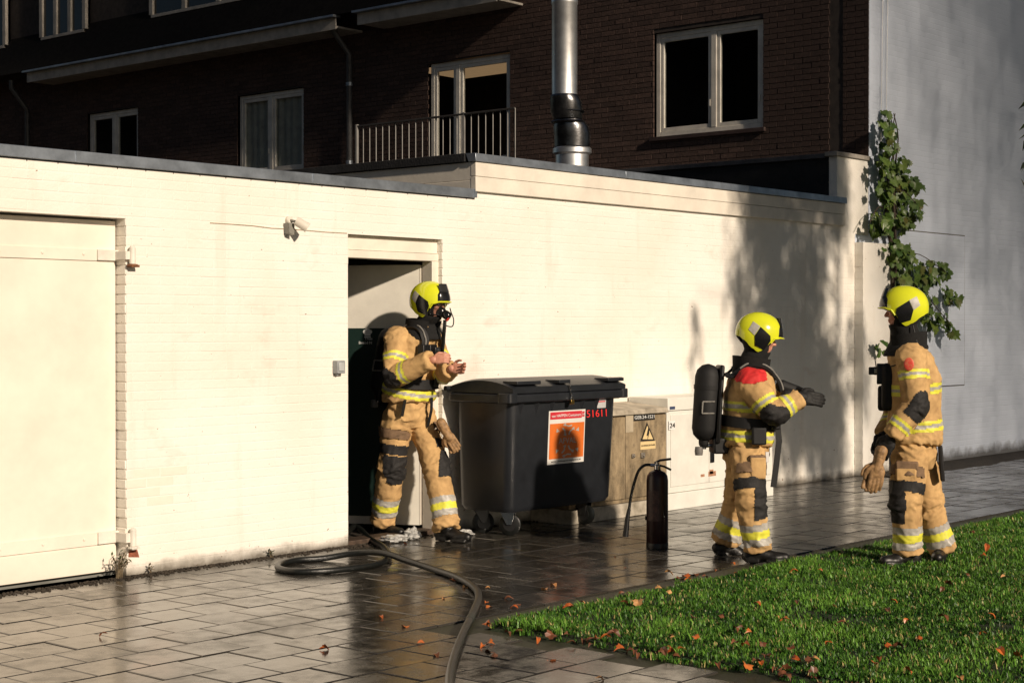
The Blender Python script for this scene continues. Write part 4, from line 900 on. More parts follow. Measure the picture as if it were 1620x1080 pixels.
blobs = [(1400, 195, 10, 22, 10), (1408, 225, 12, 18, 9), (1404, 255, 16, 20, 14), (1425, 262, 16, 14, 12), (1415, 300, 26, 28, 44), (1443, 300, 12, 22, 12), (1452, 330, 10, 16, 8), (1402, 345, 22, 22, 26), (1384, 355, 10, 14, 8), (1428, 345, 16, 16, 16), (1412, 395, 16, 18, 14), (1430, 405, 14, 20, 16), (1440, 440, 26, 24, 36), (1470, 430, 18, 20, 18), (1492, 425, 10, 10, 6), (1500, 465, 10, 16, 8), (1460, 480, 22, 20, 20), (1480, 505, 20, 14, 12), (1500, 520, 10, 8, 5), (1514, 472, 7, 5, 3), (1392, 545, 7, 14, 5), (1412, 430, 8, 30, 10)]
nl = 0
for cx, cy, rx, ry, n in blobs:
    for k in range(n):
        if nl >= 298: break
        a = random.uniform(0, 6.283); r = math.sqrt(random.random()); p = wp(cx+rx*r*math.cos(a), cy+ry*r*math.sin(a), YW-random.uniform(.05, .30)*(1.15-r*.5))
        o = link('leaf', vm[3] if random.random() < .06 else random.choice(vm[:3]), vine); nl += 1
        o.location = p-ORIG[vine.name]; nrm = Vector((random.gauss(-.15, .45), -1, random.gauss(.35, .45)))
        z = nrm.normalized(); y = Vector((random.gauss(0, .45), 0, -1)); x = y.cross(z).normalized(); y = z.cross(x); o.rotation_euler = Matrix((x, y, z)).transposed().to_euler()
        s_ = random.uniform(.75, 1.15); o.scale = (s_, s_, s_)
V = []; Fc = []
for cx, cy, rx, ry, n in blobs:                       # smaller leaves deeper in the mass
    for k in range(int(n*1.5)):
        a = random.uniform(0, 6.283); r = math.sqrt(random.random())*1.05; p = wp(cx+rx*r*math.cos(a), cy+ry*r*math.sin(a), YW-random.uniform(.03, .22)); z = Vector((random.gauss(-.15, .5), -1, random.gauss(.3, .5))).normalized(); y = Vector((random.gauss(0, .6), 0, -1)); x = y.cross(z).normalized(); y = z.cross(x); s_ = random.uniform(.05, .105); i = len(V)
        V += [p+x*(u*s_)+y*(v*s_)+z*(abs(u)*s_*.25)-ORIG[vine.name] for u, v in [(0, .4)]+LOBED]; Fc += [(i, i+1+q, i+1+(q+1) % 16) for q in range(16)]
me = mesh_np('foliage', np.array([tuple(v) for v in V]), np.array(Fc), VINEM); tag(link('foliage', me, vine), kind='stuff')
# fallen leaves
fm = [[leaf_mesh('fallen_leaf', OVAL, s_, mt, .5, .9) for s_ in (.055, .075)]+[leaf_mesh('fallen_leaf', LOBED, .06, mt, .35, .8)] for mt in FALL]
def fallen(x, y, z, lab, grp, mi=None):
    o = link('fallen_leaf', random.choice(fm[mi if mi is not None else random.choices((0, 1, 2), (5, 3, 2))[0]]), None, (x, y, z)); tag(o, lab, 'leaf', grp)
    orient(o, (random.gauss(0, .45), random.gauss(-.15, .45), 1), random.uniform(0, 6.28)); s_ = random.uniform(.65, 1.15); o.scale = (s_,)*3
G = ('orange-brown fallen leaf lying on the green lawn', 'fallen leaves on the lawn'); Pv = ('orange-brown fallen leaf lying on the wet paving', 'fallen leaves on the paving'); E = ('brown fallen leaf lodged along the lawn edge', 'fallen leaves along the lawn edge')
onlawn = [(1050, 905), (1085, 912), (1130, 905), (1165, 893), (1263, 955), (1205, 960), (1190, 998), (1308, 1022), (1180, 1000), (1402, 962), (1410, 952), (1430, 988), (1492, 930), (1560, 875), (1555, 878), (1530, 908), (1585, 912), (1500, 920), (1405, 1018), (1415, 1020), (1385, 1047), (1390, 1045), (1565, 972), (1550, 1003), (1592, 1037), (1520, 1071), (1540, 845), (1610, 1040), (1438, 1062), (1236, 981), (1225, 978), (1062, 940), (1012, 955), (983, 952), (968, 998), (976, 1002), (967, 1012), (1064, 1005), (1070, 1008), (1100, 977), (1144, 976), (1162, 994), (1165, 1020), (1175, 1022), (1102, 1012), (1320, 955), (1255, 1030), (1210, 1020), (1250, 1045), (1200, 1045), (1280, 1050), (1284, 1048), (1216, 1040), (1500, 985), (1340, 990), (1460, 1010), (1300, 905), (1262, 905)]
for px, py in onlawn:
    p = gp(px+random.uniform(-3, 3), py+random.uniform(-2, 2), .04); fallen(p.x, p.y, lawn_h(p.x, p.y)+random.uniform(.028, .045), *G)
for k in range(46):
    y = random.uniform(3.0, LY); fallen(LX+random.gauss(.0, .07), y, .015+random.uniform(0, .015), *E, mi=random.choice((0, 1, 1)))
for k in range(16):
    x = random.uniform(LX, 9.2); fallen(x, LY+random.gauss(.04, .05), .015+random.uniform(0, .012), *E)
for px, py in [(712, 917), (733, 929), (768, 930), (797, 948), (776, 960), (770, 952), (815, 957), (660, 1018), (687, 1035), (770, 1018), (765, 1022), (780, 1035), (785, 1040), (520, 1028), (600, 976), (860, 933), (975, 882), (990, 898), (1075, 915), (1100, 908), (870, 1046), (955, 1077), (640, 992), (155, 1008), (820, 962), (640, 860), (880, 928), (700, 948)]:
    p = gp(px, py); fallen(p.x, p.y, .008, *Pv, mi=random.choice((0, 0, 1, 2)))

# ------------------------------------------------------------------ trees at the right: one reaches into the picture, one unseen is added farther out for shade
BARK = pbr('bark', (.05, .04, .03), .9, var=.3, vscale=20, bump=.8, bscale=30)
CROWN = pbr('tree_leaf', (.030, .055, .014), .5, var=.3, vscale=10)
def tree(x, y, hgt, label, sprays, leaf=(.125, .05)):
    """sprays: list of (centre, radii, count) hung with drooping twigs"""
    t = thing('tree', (x, y, 0), label, 'tree'); tr = MB()
    tr.tube(spline([(x, y, -.05), (x+.04, y-.03, hgt*.3), (x-.05, y+.03, hgt*.6), (x+.02, y, hgt)], 5), [.06-.045*i/15 for i in range(16)], 10)
    V = []; Fc = []
    for c, rad, n in sprays:
        c = Vector(c)
        a = Vector((x, y, min(hgt*.95, max(1.2, c.z-.3)))); tr.tube(spline([a, a.lerp(c, .5)+Vector((0, 0, .25)), c+Vector((0, 0, .15))], 4), [.016-.012*i/8 for i in range(9)], 5)
        for k in range(n):
            d = Vector((random.gauss(0, .5), random.gauss(0, .5), random.gauss(0, .5))); p = c+Vector((d.x*rad[0], d.y*rad[1], d.z*rad[2])); L = random.uniform(.4, 1.0)
            e = p+Vector((random.gauss(0, .08), random.gauss(0, .08), -L)); tr.tube([p, p.lerp(e, .5)+Vector((random.gauss(0, .03),)*2+(0,)), e], .004, 3, caps=False)
            for q in range(15):
                s_ = p.lerp(e, q/14)+Vector((random.gauss(0, .035), random.gauss(0, .035), 0)); u = Vector((random.gauss(0, .55), random.gauss(0, .55), -1)).normalized()*leaf[0]*random.uniform(.7, 1.3); w = u.cross(Vector((random.gauss(0, 1), random.gauss(0, 1), .2))).normalized()*leaf[1]*.5
                i = len(V); V += [s_, s_+u*.45+w, s_+u, s_+u*.45-w]; Fc.append((i, i+1, i+2, i+3))
    tr.build('trunk', BARK, t, smooth=True)
    me = mesh_np('crown', np.array([tuple(v-ORIG[t.name]) for v in V]), np.array(Fc), CROWN); o = link('crown', me, t)
def back(px, py, d): return wp(px, py)-SUN_DIR*(d/SUN_DIR.y)          # a point up the light path from a spot on the wall
D1 = 4.0
shade = [(1255, 315, 40, 14), (1225, 360, 40, 16), (1270, 395, 40, 18), (1225, 440, 45, 22), (1260, 480, 60, 30), (1215, 470, 50, 14), (1280, 540, 50, 32), (1250, 590, 60, 30), (1310, 600, 40, 26), (1275, 650, 60, 30), (1320, 670, 30, 16), (1250, 700, 40, 9), (1300, 720, 40, 10), (1350, 560, 18, 7), (1200, 400, 40, 5), (1285, 440, 30, 10), (1240, 540, 40, 18), (1290, 620, 50, 20), (1175, 430, 18, 7), (1165, 480, 14, 4), (1190, 350, 20, 6), (1300, 330, 20, 6), (1180, 540, 18, 5)]
sp_ = []
for px, py, r, n in shade: c = back(px, py, D1+random.uniform(-.35, .3)); sp_.append((c+Vector((0, 0, .25)), (r/110, .40, .30), int(n*1.7)))
for k in range(26):                                  # the rest of its crown, outside the picture
    c = back(random.uniform(1190, 1330), random.uniform(40, 290), D1+random.uniform(-.4, .3)); sp_.append((c, (.4, .4, .4), 16))
for px, py in ((1619, 178), (1627, 192), (1626, 375)):
    sp_.append((pf(px+14, py-40, 12.6), (.05, .05, .04), 2))
tb = back(1300, 700, D1-.1)
tree(tb.x+.35, tb.y-.25, 4.6, 'slender tree with narrow hanging leaves at the far right of the lawn', sp_)

# added unseen tree, leaves set along the light paths to dim gable and facade
def added_shade_tree(x, y, label):
    t = thing('tree', (x, y, 0), label, 'tree'); tr = MB()
    tr.tube(spline([(x, y, -.1), (x+.1, y, 2.5), (x-.1, y+.1, 5), (x+.1, y, 13)], 5), [.26-.012*i for i in range(16)], 12)
    V = []; Fc = []; k = 0
    g3 = 1.22074408460575947536; A3 = (1/g3, 1/g3**2, 1/g3**3); j = 0
    while k < 132000:
        j += 1; q = [(.5+a*j) % 1 for a in A3]; X = 15.7+12.3*q[0]; z = -.3+11.8*q[1]
        dens = (.19+.44*min(1, max(0, X-15.9)/4.4))*(.50+.62*min(1, max(0, z-1.0)/4.5)) if X > 16.0 else .07
        if q[2] > dens: continue
        d = 16+random.gauss(0, 1.3)*math.sqrt(max(.1, 1-((X-21.5)/6.8)**2)); p = Vector((X, YW, z))-SUN_DIR*(d/SUN_DIR.y)
        if p.z < 2.6: continue
        u = Vector((random.gauss(0, .6), random.gauss(0, .6), -.5)).normalized()*random.uniform(.09, .145); w = u.cross(Vector((random.gauss(0, 1), random.gauss(0, 1), random.gauss(0, 1)))).normalized()*random.uniform(.032, .050)
        i = len(V); V += [p, p+u*.45+w, p+u, p+u*.45-w]; Fc.append((i, i+1, i+2, i+3)); k += 1
    for j in range(5200):                              # more leaves added up the light paths to dim the brick facade
        Y = random.uniform(9.6, 28); z = random.uniform(3.3, 8.2)
        if random.random() > (.10 if Y < 12.3 else .2 if Y < 15 else .85): continue
        p = Vector((XF+random.uniform(-.5, .4), Y, z)); p = p-SUN_DIR*((p.y+7.3+random.gauss(0, 1.2))/SUN_DIR.y)
        u = Vector((random.gauss(0, .6), random.gauss(0, .6), -.5)).normalized()*random.uniform(.14, .22); w = u.cross(Vector((random.gauss(0, 1), random.gauss(0, 1), random.gauss(0, 1)))).normalized()*random.uniform(.05, .08)
        i = len(V); V += [p, p+u*.45+w, p+u, p+u*.45-w]; Fc.append((i, i+1, i+2, i+3))
    for q in range(16):
        a = Vector((x, y, random.uniform(5, 12))); c = V[random.randrange(0, len(V), 4)]; c = c if c.x > 18.5 else c+Vector((19-c.x, 0, 0)); tr.tube(spline([a, a.lerp(c, .5)+Vector((0, 0, .5)), c], 4), [.03-.003*i for i in range(9)], 5)
    tr.build('trunk', BARK, t, smooth=True); link('crown', mesh_np('crown', np.array([tuple(v-ORIG[t.name]) for v in V]), np.array(Fc), CROWN), t)
added_shade_tree(20.6, -7.3, 'broad leafy tree added out of view to shade the gable and facade')

# ------------------------------------------------------------------ people
def creased(nt, b, tc, mx):
    q = nt.nodes.new('ShaderNodeTexNoise'); q.noise_type = 'RIDGED_MULTIFRACTAL'; q.inputs['Scale'].default_value = 7.5; q.inputs['Detail'].default_value = 3; q.inputs['Distortion'].default_value = .9
    nt.links.new(tc.outputs['Object'], q.inputs['Vector']); bp = nt.nodes.new('ShaderNodeBump'); bp.inputs['Strength'].default_value = .85; bp.inputs['Distance'].default_value = .02; nt.links.new(q.outputs['Fac'], bp.inputs['Height'])
    nt.links.new(bp.outputs[0], b.inputs['Normal'])
SUIT = pbr('tan_turnout_cloth', (.58, .375, .165), .85, var=.12, vscale=9, spec=.2, hue=(.37, .225, .10), extra=creased)
YEL = pbr('fluorescent_yellow', (.75, .72, .07), .55, var=.08, vscale=30)
SIL = pbr('reflective_silver', (.42, .40, .36), .45, var=.12, vscale=40)
PATCH = pbr('black_padding', (.014, .013, .013), .75, var=.2, vscale=60, bump=.3, bscale=200)
POCK = pbr('brown_pocket_flap', (.20, .125, .07), .85, var=.2, vscale=25)
REDP = pbr('red_shoulder_cloth', (.62, .022, .022), .75, var=.1, vscale=30)
HOODM = pbr('black_knit', (.0055, .0055, .0055), .92, var=.3, vscale=40, bump=.3, bscale=150)
GLOVEB = pbr('black_glove', (.006, .006, .006), .7, var=.25, vscale=60)
GLOVET = pbr('tan_leather', (.34, .20, .09), .65, var=.25, vscale=40)
SKIN = pbr('skin', (.55, .27, .18), .5, var=.10, vscale=25, hue=(.45, .19, .13))
HELM = pbr('yellow_helmet', (.68, .72, .025), .16, var=.04, vscale=8, coat=.4)
HBLK = pbr('helmet_black', (.012, .012, .013), .18, var=.2)
BOOT = pbr('boot_leather', (.008, .0075, .007), .42, var=.25, vscale=40, bump=.2)
STRAP = pbr('black_webbing', (.006, .006, .0065), .7, var=.2, vscale=80)
STRAPG = pbr('grey_webbing', (.22, .21, .19), .7, var=.2, vscale=60)
def vec(v): return np.array(v, float)
def seg_t(P, a, b):
    ab = b-a; L = np.linalg.norm(ab); t = ((P-a)@ab)/(L*L); tc = np.clip(t, 0, 1); d = np.linalg.norm(P-(a+tc[:, None]*ab), axis=1); return t, d, L
def part_from(V, N, F, sel, name, mats, parent, off=0, mi=None):
    if sel.sum() == 0: return None
    Fs = F[sel]; u, inv = np.unique(Fs, return_inverse=True); W = V[u]+N[u]*off-vec(ORIG[parent.name])
    return link(name, mesh_np(name, W, inv.reshape(Fs.shape), mats, None if mi is None else mi[sel], smooth=True), parent)
def parts_by(V, N, F, cls, gid, c, *a):
    for g in np.unique(gid[cls == c]): part_from(V, N, F, (cls == c) & (gid == g), *a)
def wrinkle(V, N, bones, amp, seed, skip=None):
    """folds: bands across the limb nearest to each vertex, strongest near the joints, plus loose cloth waviness"""
    best = np.full(len(V), 9.); T = np.zeros(len(V)); LL = np.ones(len(V)); ID = np.zeros(len(V), int)
    for k, (a, b, w) in enumerate(bones):
        t, d, L = seg_t(V, a, b); d = d/w; q = d < best; best[q] = d[q]; T[q] = np.clip(t, -.2, 1.2)[q]; LL[q] = L; ID[q] = k
    out = np.zeros(len(V))
    for i, p in enumerate(V):
        j = min(abs(T[i]), abs(1-T[i])); near = .45+.8*max(0, 1-j*3.2)
        q = Vector((p[0]*5+seed, p[1]*5, p[2]*5)); warp = noise.noise(q)
        f = noise.noise(Vector((p[0]*6, p[1]*6+seed, p[2]*21+warp*2.2+ID[i]*7)))
        g = 1-abs(noise.noise(Vector((p[0]*9+3, p[1]*9, p[2]*15+seed+warp*1.5))))*2
        g2 = 1-abs(noise.noise(Vector((p[0]*13+seed, p[1]*13, p[2]*24-seed+warp*3+ID[i]*3))))*3.2; out[i] = amp*(near*(f*.75+max(0, g-.45)*1.1)+max(0, g2)*.35*near+warp*.7)
    return V+N*out[:, None]
def smooth_normals(V, F):
    a, b, c, d = (V[F[:, k]] for k in range(4)); n = np.cross(c-a, d-b); N = np.zeros_like(V)
    for k in range(4): np.add.at(N, F[:, k], n)
    return N/np.maximum(np.linalg.norm(N, axis=1), 1e-9)[:, None]
def band_mi(x, w, silver_mid=True):
    """0 yellow / 1 silver across a stripe; x = signed distance from its centre"""
    return (np.abs(x) < w*.17).astype(int) if silver_mid else (np.abs(x) > w*.18).astype(int)

def hand_mesh(W, D, Nn, S, curl, fat=1.0, spread=.0, thumb=.5, sz=1.0):
    """palm normal Nn (towards the palm side), S towards the thumb, curl of the fingers in radians per joint"""
    W, D, Nn, S = Vector(W), Vector(D).normalized(), Vector(Nn), Vector(S); Nn = (Nn-D*Nn.dot(D)).normalized(); s2 = D.cross(Nn); S = s2 if s2.dot(S) > 0 else -s2
    m = MB(); r = .0092*fat*sz
    for i, (off, L) in enumerate(((.031, .072), (.0105, .080), (-.0105, .074), (-.031, .058))):
        k = W+D*(.088*sz)+S*(off*1.02*sz); m.capsule([W+S*(off*.55*sz)+D*.012, W+D*(.05*sz)+S*(off*.9*sz), k], [r*1.35, r*1.4, r*1.15], 10)
        d = (D+S*(off*spread*8)).normalized(); pts = [k]; p = k; c = curl if isinstance(curl, (int, float)) else curl[i]
        for j, f in enumerate((.45, .32, .23)):
            w = c*(j+.7); dj = (d*math.cos(w)+Nn*math.sin(w)).normalized(); p = p+dj*(L*f*sz*1.08); pts.append(p)
        m.capsule(pts, [r*1.05, r, r*.92, r*.8], 10)
    m.ball(W+D*(.048*sz), (.043*sz*fat**.4, .046*sz, .0165*fat*sz), (S, D, Nn), 12, 8)
    t0 = W+D*(.022*sz)+S*(.026*sz); t1 = t0+(S*.75+D*.6+Nn*.35*thumb)*(.036*sz); t2 = t1+(D*.8+S*(.5-.5*thumb)+Nn*.6*thumb)*(.034*sz); t3 = t2+(D*.85-S*.15*thumb+Nn*.5*thumb)*(.026*sz)
    m.capsule([t0, t1, t2, t3], [r*1.5, r*1.25, r*1.05, r*.88], 10)
    return m
def head_mesh(C, f, s, u):
    m = MB(); A = (f, s, u); P = lambda x, y, z: C+f*x+s*y+u*z
    m.ball(P(-.012, 0, .035), (.098, .078, .088), A, 18, 12); m.ball(P(.018, 0, -.02), (.074, .066, .085), A, 18, 12); m.ball(P(.045, 0, -.075), (.042, .044, .034), A, 14, 9)
    m.capsule([P(.082, 0, .012), P(.103, 0, -.018), P(.108, 0, -.026)], [.011, .013, .014], 10); m.ball(P(.1, .012, -.031), .0085, A, 8, 6); m.ball(P(.1, -.012, -.031), .0085, A, 8, 6)
    for k in (-1, 1):
        m.ball(P(.076, .030*k, .024), (.014, .026, .010), A, 10, 7); m.ball(P(.066, .036*k, -.018), (.024, .024, .022), A, 10, 7); m.ball(P(-.008, .078*k, -.004), (.018, .009, .030), A, 10, 7)
    m.ball(P(.086, 0, -.056), (.012, .024, .008), A, 10, 6); m.ball(P(.083, 0, -.070), (.012, .020, .008), A, 10, 6)
    m.capsule([P(-.02, 0, -.05), P(-.03, 0, -.17)], [.06, .062], 14)
    return m
# helmet profile in its own frame (x forward, y side, z up, origin in the middle of the head)
HA, HB, HC = .158, .124, .152
def h_rim(phi):
    a = abs(math.degrees(phi)); K = [(0, .002), (35, .0), (55, -.015), (66, -.055), (80, -.112), (92, -.125), (112, -.105), (135, -.065), (155, -.045), (180, -.040)]
    for (a0, z0), (a1, z1) in zip(K, K[1:]):
        if a <= a1: t = (a-a0)/(a1-a0); return z0+(z1-z0)*(t*t*(3-2*t))
    return K[-1][1]
def h_s(z): return math.sqrt(max(0, 1-(z/HC)**2.25)) if z > 0 else 1-.9*(z/HC)**2*.45
def h_pt(phi, z, off=0):
    s = h_s(z); c, q = math.cos(phi), math.sin(phi); fx = HA*(1.0 if c > 0 else 1.06); p = Vector((fx*c*s, HB*q*s, z)); 
    if off: n = Vector((c*s/fx, q*s/HB, max(z, 0)/HC**2*.9)); p = p+n.normalized()*off
    return p
def h_side(x, z, sgn, off):                           # point of the shell at side-view position (x, z)
    s = h_s(z); fx = HA*(1.0 if x > 0 else 1.06); y = HB*s*math.sqrt(max(.02, 1-(x/(fx*s+1e-6))**2)); n = Vector((x/fx**2, y/HB**2, max(z, 0)/HC**2)).normalized(); p = Vector((x, y, z))+n*off; return Vector((p.x, p.y*sgn, p.z))
def helmet(parent, C, f, u, label=None, visor_up=True):
    s = u.cross(f).normalized(); T = lambda p: C+f*p.x+s*p.y+u*p.z
    m = MB(); n, k = 48, 14; V = []
    for j in range(k+1):
        v = (j/k)
        for i in range(n):
            ph = 2*math.pi*i/n; ph = ph if ph <= math.pi else ph-2*math.pi; zr = h_rim(ph); z = HC*.998+(zr-HC*.998)*(1-math.cos(v*math.pi/2))**.9 if j else HC*.9999; V.append(T(h_pt(ph, z)))
    V2 = [p-(p-C).normalized()*.012 for p in V]; Fq = [(j*n+i, j*n+(i+1) % n, (j+1)*n+(i+1) % n, (j+1)*n+i) for j in range(k) for i in range(n)]
    m.add(V+V2, Fq+[tuple(x+len(V) for x in q[::-1]) for q in Fq]+[(k*n+i, k*n+(i+1) % n, len(V)+k*n+(i+1) % n, len(V)+k*n+i) for i in range(n)]); sh = m.build('helmet', HELM, parent, smooth=True, angle=60, fix=False)
    def patch(poly, sgn, off, name, mat):
        m = MB(); c = (sum(p[0] for p in poly)/len(poly), sum(p[1] for p in poly)/len(poly)); R = 5; nn = len(poly)*4; V = [T(h_side(c[0], c[1], sgn, off))]; ring = []
        for i in range(len(poly)):
            a, b_ = poly[i], poly[(i+1) % len(poly)]; ring += [(a[0]+(b_[0]-a[0])*q/4, a[1]+(b_[1]-a[1])*q/4) for q in range(4)]
        for r in range(1, R+1): V += [T(h_side(c[0]+(p[0]-c[0])*r/R, c[1]+(p[1]-c[1])*r/R, sgn, off)) for p in ring]
        V += [T(h_side(p[0], p[1], sgn, -.001)) for p in ring]
        F = [(0, 1+i, 1+(i+1) % nn) for i in range(nn)]+[(1+r*nn+i, 1+(r+1)*nn+i, 1+(r+1)*nn+(i+1) % nn, 1+r*nn+(i+1) % nn) for r in range(R) for i in range(nn)]
        m.add(V, F); return m.build(name, mat, sh, smooth=True, angle=50)
    for sgn in (1, -1):
        patch([(.052, .000), (.062, -.034), (.034, -.104), (-.034, -.086), (-.052, -.022), (-.026, .045)], sgn, .004, 'side_plate', HBLK)
        patch([(-.029, .048), (-.055, -.020), (-.100, .012), (-.080, .072)], sgn, .0025, 'reflective_patch', SIL)
    # front visor housing and brim
    m = MB(); V = []; a0 = math.radians(44); nn = 16; kk = 7
    for j in range(kk+1):
        for i in range(nn+1):
            ph = -a0+2*a0*i/nn; e = 1-abs(ph/a0)**2.2*.5; z0 = h_rim(ph)+.012; z = z0+(.110-z0)*e*j/kk; V.append(T(h_pt(ph, z, .006 if 0 < i < nn and j < kk else -.002)))
    m.add(V, [(j*(nn+1)+i, j*(nn+1)+i+1, (j+1)*(nn+1)+i+1, (j+1)*(nn+1)+i) for j in range(kk) for i in range(nn)]); m.build('visor_housing', HBLK, sh, smooth=True, angle=60)
    m = MB(); P = [T(h_pt(math.radians(d), h_rim(math.radians(d))+.003, .010*max(0, math.cos(math.radians(d*1.3)))+.002)) for d in range(-64, 65, 8)]; m.tube(P, .0055, 8); m.build('brim', HELM, sh, smooth=True)
    m = MB(); V = []
    for i in range(13):
        ph = -.62+1.24*i/12; V += [T(h_pt(ph, .075, .009)), T(h_pt(ph, .118, .017+.012*math.cos(ph)))]
    m.add(V, [(2*i, 2*i+2, 2*i+3, 2*i+1) for i in range(12)]); q = m.build('raised_visor', pbr('smoked_visor', (.03, .03, .03), .08), sh, smooth=True)
    m = MB(); P = [T(Vector((-.07, 0, 0))+h_pt(math.radians(d), h_rim(math.radians(d))-.004, -.020)-Vector((-.07, 0, 0))) for d in list(range(100, 261, 10))]; m.tube(P, .011, 8); m.build('neck_cover', HOODM, sh, smooth=True)
    return sh

def person(spec):
    J = {k: pf(*v) for k, v in spec['joints'].items()}; base = Vector(((J['ankle_a'].x+J['ankle_b'].x)/2, (J['ankle_a'].y+J['ankle_b'].y)/2, 0)); sd = spec['seed']
    f = (RV*spec['face'][0]+DV*spec['face'][1]).normalized(); s = Vector((0, 0, 1)).cross(f).normalized()       # facing, left side
    hf = (RV*spec['look'][0]+DV*spec['look'][1]+Vector((0, 0, spec['look'][2]))).normalized(); hs = Vector((0, 0, 1)).cross(hf).normalized(); hu = hf.cross(hs).normalized()
    pel, che, nec, hea = J['pelvis'], J['chest'], J['neck'], J['head']
    arms = [(J['sh_'+k], J['el_'+k], J['wr_'+k]) for k in 'ab']; legs = [(J['hip_'+k], J['knee_'+k], J['ankle_'+k]) for k in 'ab']
    # body: head, neck, trunk, limbs as one surface; bare hands are grown on at the wrists
    m = head_mesh(hea, hf, hs, hu); up = (nec-pel).normalized()
    m.loft([(pel-up*.06, s, f, .14, .10), (pel+up*.05, s, f, .15, .11), (pel.lerp(che, .5), s, f, .135, .10), (che, s, f, .165, .115), (nec-up*.08, s, f, .14, .08), (nec, s, f, .065, .06), (hea-hu*.08, s, f, .055, .055)], 18)
    for a, e, w in arms: m.capsule([a, e, w], [.052, .042, .031], 12)
    for h, k, a in legs: m.capsule([h, k, a, a-Vector((0, 0, .03))], [.085, .058, .042, .04], 12)
    V, N, F = remesh(m, .0065, 2); V = V-vec(base)
    hands = []
    for (a, e, w), hd in zip(arms, spec['hands']):
        d = RV*hd['dir'][0]+DV*hd['dir'][1]+Vector((0, 0, hd['dir'][2])); nn = RV*hd['palm'][0]+DV*hd['palm'][1]+Vector((0, 0, hd['palm'][2])); st = RV*hd['thumb'][0]+DV*hd['thumb'][1]+Vector((0, 0, hd['thumb'][2]))
        d.normalize(); hands.append((w-d*.005, d, nn, st, hd))
    VV, FF, off = [V], [F], len(V)
    for w, d, nn, st, hd in hands:
        if hd['glove'] is None:
            v2, n2, f2 = remesh(hand_mesh(w, d, nn, st, hd['curl'], 1.0, hd.get('spread', .05), hd.get('t', .6)), .0036, 1); VV.append(v2-vec(base)); FF.append(f2+off); off += len(v2)
    body = link('person', mesh_np('person', np.concatenate(VV), np.concatenate(FF), SKIN, smooth=True), None, base); tag(body, spec['label'], 'person')
    for w, d, nn, st, hd in hands:
        if hd['glove'] is not None:
            v2, n2, f2 = remesh(hand_mesh(w, d, nn, st, hd['curl'], 1.45, hd.get('spread', .1), hd.get('t', .6), 1.12).capsule([w-d*.09, w-d*.02, w+d*.03], [.046, .040, .036], 14), .004, 1)
            link('glove', mesh_np('glove', v2-vec(base), f2, hd['glove'], smooth=True), body)
    for k in (-1, 1):
        c = hea+hf*.083+hs*(.030*k)+hu*.006; m = MB(); m.ball(c, .0115, (hf, hs, hu), 10, 7); e = m.build('eye', pbr('eye_white', (.6, .58, .55), .2), body, smooth=True)
        m = MB(); m.ball(c+hf*.0095, (.003, .0055, .0055), (hf, hs, hu), 8, 6); m.build('iris', pbr('iris', (.05, .04, .03), .2), e)
    # ---- jacket
    hem = pel-up*spec.get('hem', .0); m = MB(); tw = spec.get('bulk', 1.0)
    m.loft([(hem, s, f, .205*tw, .168*tw), (hem+up*.03, s, f, .212*tw, .175*tw), (hem.lerp(che, .5), s, f, .195*tw, .168*tw), (che, s, f, .215*tw, .172*tw), (che.lerp(nec, .55), s, f, .195*tw, .145*tw), (nec-up*.015, s, f, .115, .105), (nec+up*.03, s, f, .085, .09)], 24, sup=2.3)
    for a, e, w in arms:
        q = e+(w-e)*.94; m.capsule([a+(che-a)*.12, a.lerp(e, .5), e, e.lerp(w, .5)], [.100, .089, .082, .077], 16); m.tube([a.lerp(e, .9), e, e.lerp(w, .5), q-(w-e).normalized()*.02, q], [.078, .082, .077, .070, .068], 16)
    V, N, F = remesh(m, .0095, 4)
    va = vec
    bones = [(va(hem), va(nec), 1.9)]+[x for a, e, w in arms for x in ((va(a), va(e), 1.), (va(e), va(w), .95))]
    V = wrinkle(V, N, bones, .0145, sd); N = smooth_normals(V, F); Cn = V[F].mean(1)
    cls = np.zeros(len(F), int); mi = np.zeros(len(F), int); gid = np.zeros(len(F), int)
    dd = []; tt = []; Ls = []
    for a, b_, w in bones: t, d, L = seg_t(Cn, a, b_); dd.append(d/w); tt.append(t); Ls.append(L)
    near = np.argmin(np.array(dd), 0); hgt = (Cn-va(hem))@va(up)
    for z0 in spec.get('torso_stripes', (.085, .30)):
        q = (near == 0) & (np.abs(hgt-z0) < .036); cls[q] = 1; mi[q] = band_mi((hgt-z0)[q], .072); gid[q] = 50+int(z0*100)
    for i, (a, e, w) in enumerate(arms):
        iu, il = 1+2*i, 2+2*i; o_ = va(((2*e-a-w).normalized() if (2*e-a-w).length > .02 else -f)+(s if (a-nec).dot(s) > 0 else -s)*.75); o_ = o_/np.linalg.norm(o_)
        for idx, t0 in ((iu, spec.get('ustripe', .52)), (il, spec.get('lstripe', .55))):
            x = (tt[idx]-t0)*Ls[idx]; q = (near == idx) & (np.abs(x) < .032); cls[q] = 1; mi[q] = band_mi(x[q], .064); gid[q] = 10+idx
        de = np.linalg.norm(Cn-va(e), axis=1); outw = (Cn-va(e))@o_; q = ((near == iu) | (near == il)) & (de < .122) & (outw > .012) & (cls == 0); cls[q] = 2; gid[q] = i
    if spec.get('red'):
        for i, (a, e, w) in enumerate(arms): q = (np.linalg.norm(Cn-va(a+Vector((0, 0, .075))), axis=1) < .125) & (cls == 0) & (near != 2+2*i) & (tt[1+2*i] < .24); cls[q] = 3; gid[q] = i
    part_from(V, N, F, cls == 0, 'jacket', SUIT, body); parts_by(V, N, F, cls, gid, 1, 'reflective_stripe', [YEL, SIL], body, .002, mi); parts_by(V, N, F, cls, gid, 2, 'elbow_patch', PATCH, body, .003); parts_by(V, N, F, cls, gid, 3, 'shoulder_panel', REDP, body, .003)
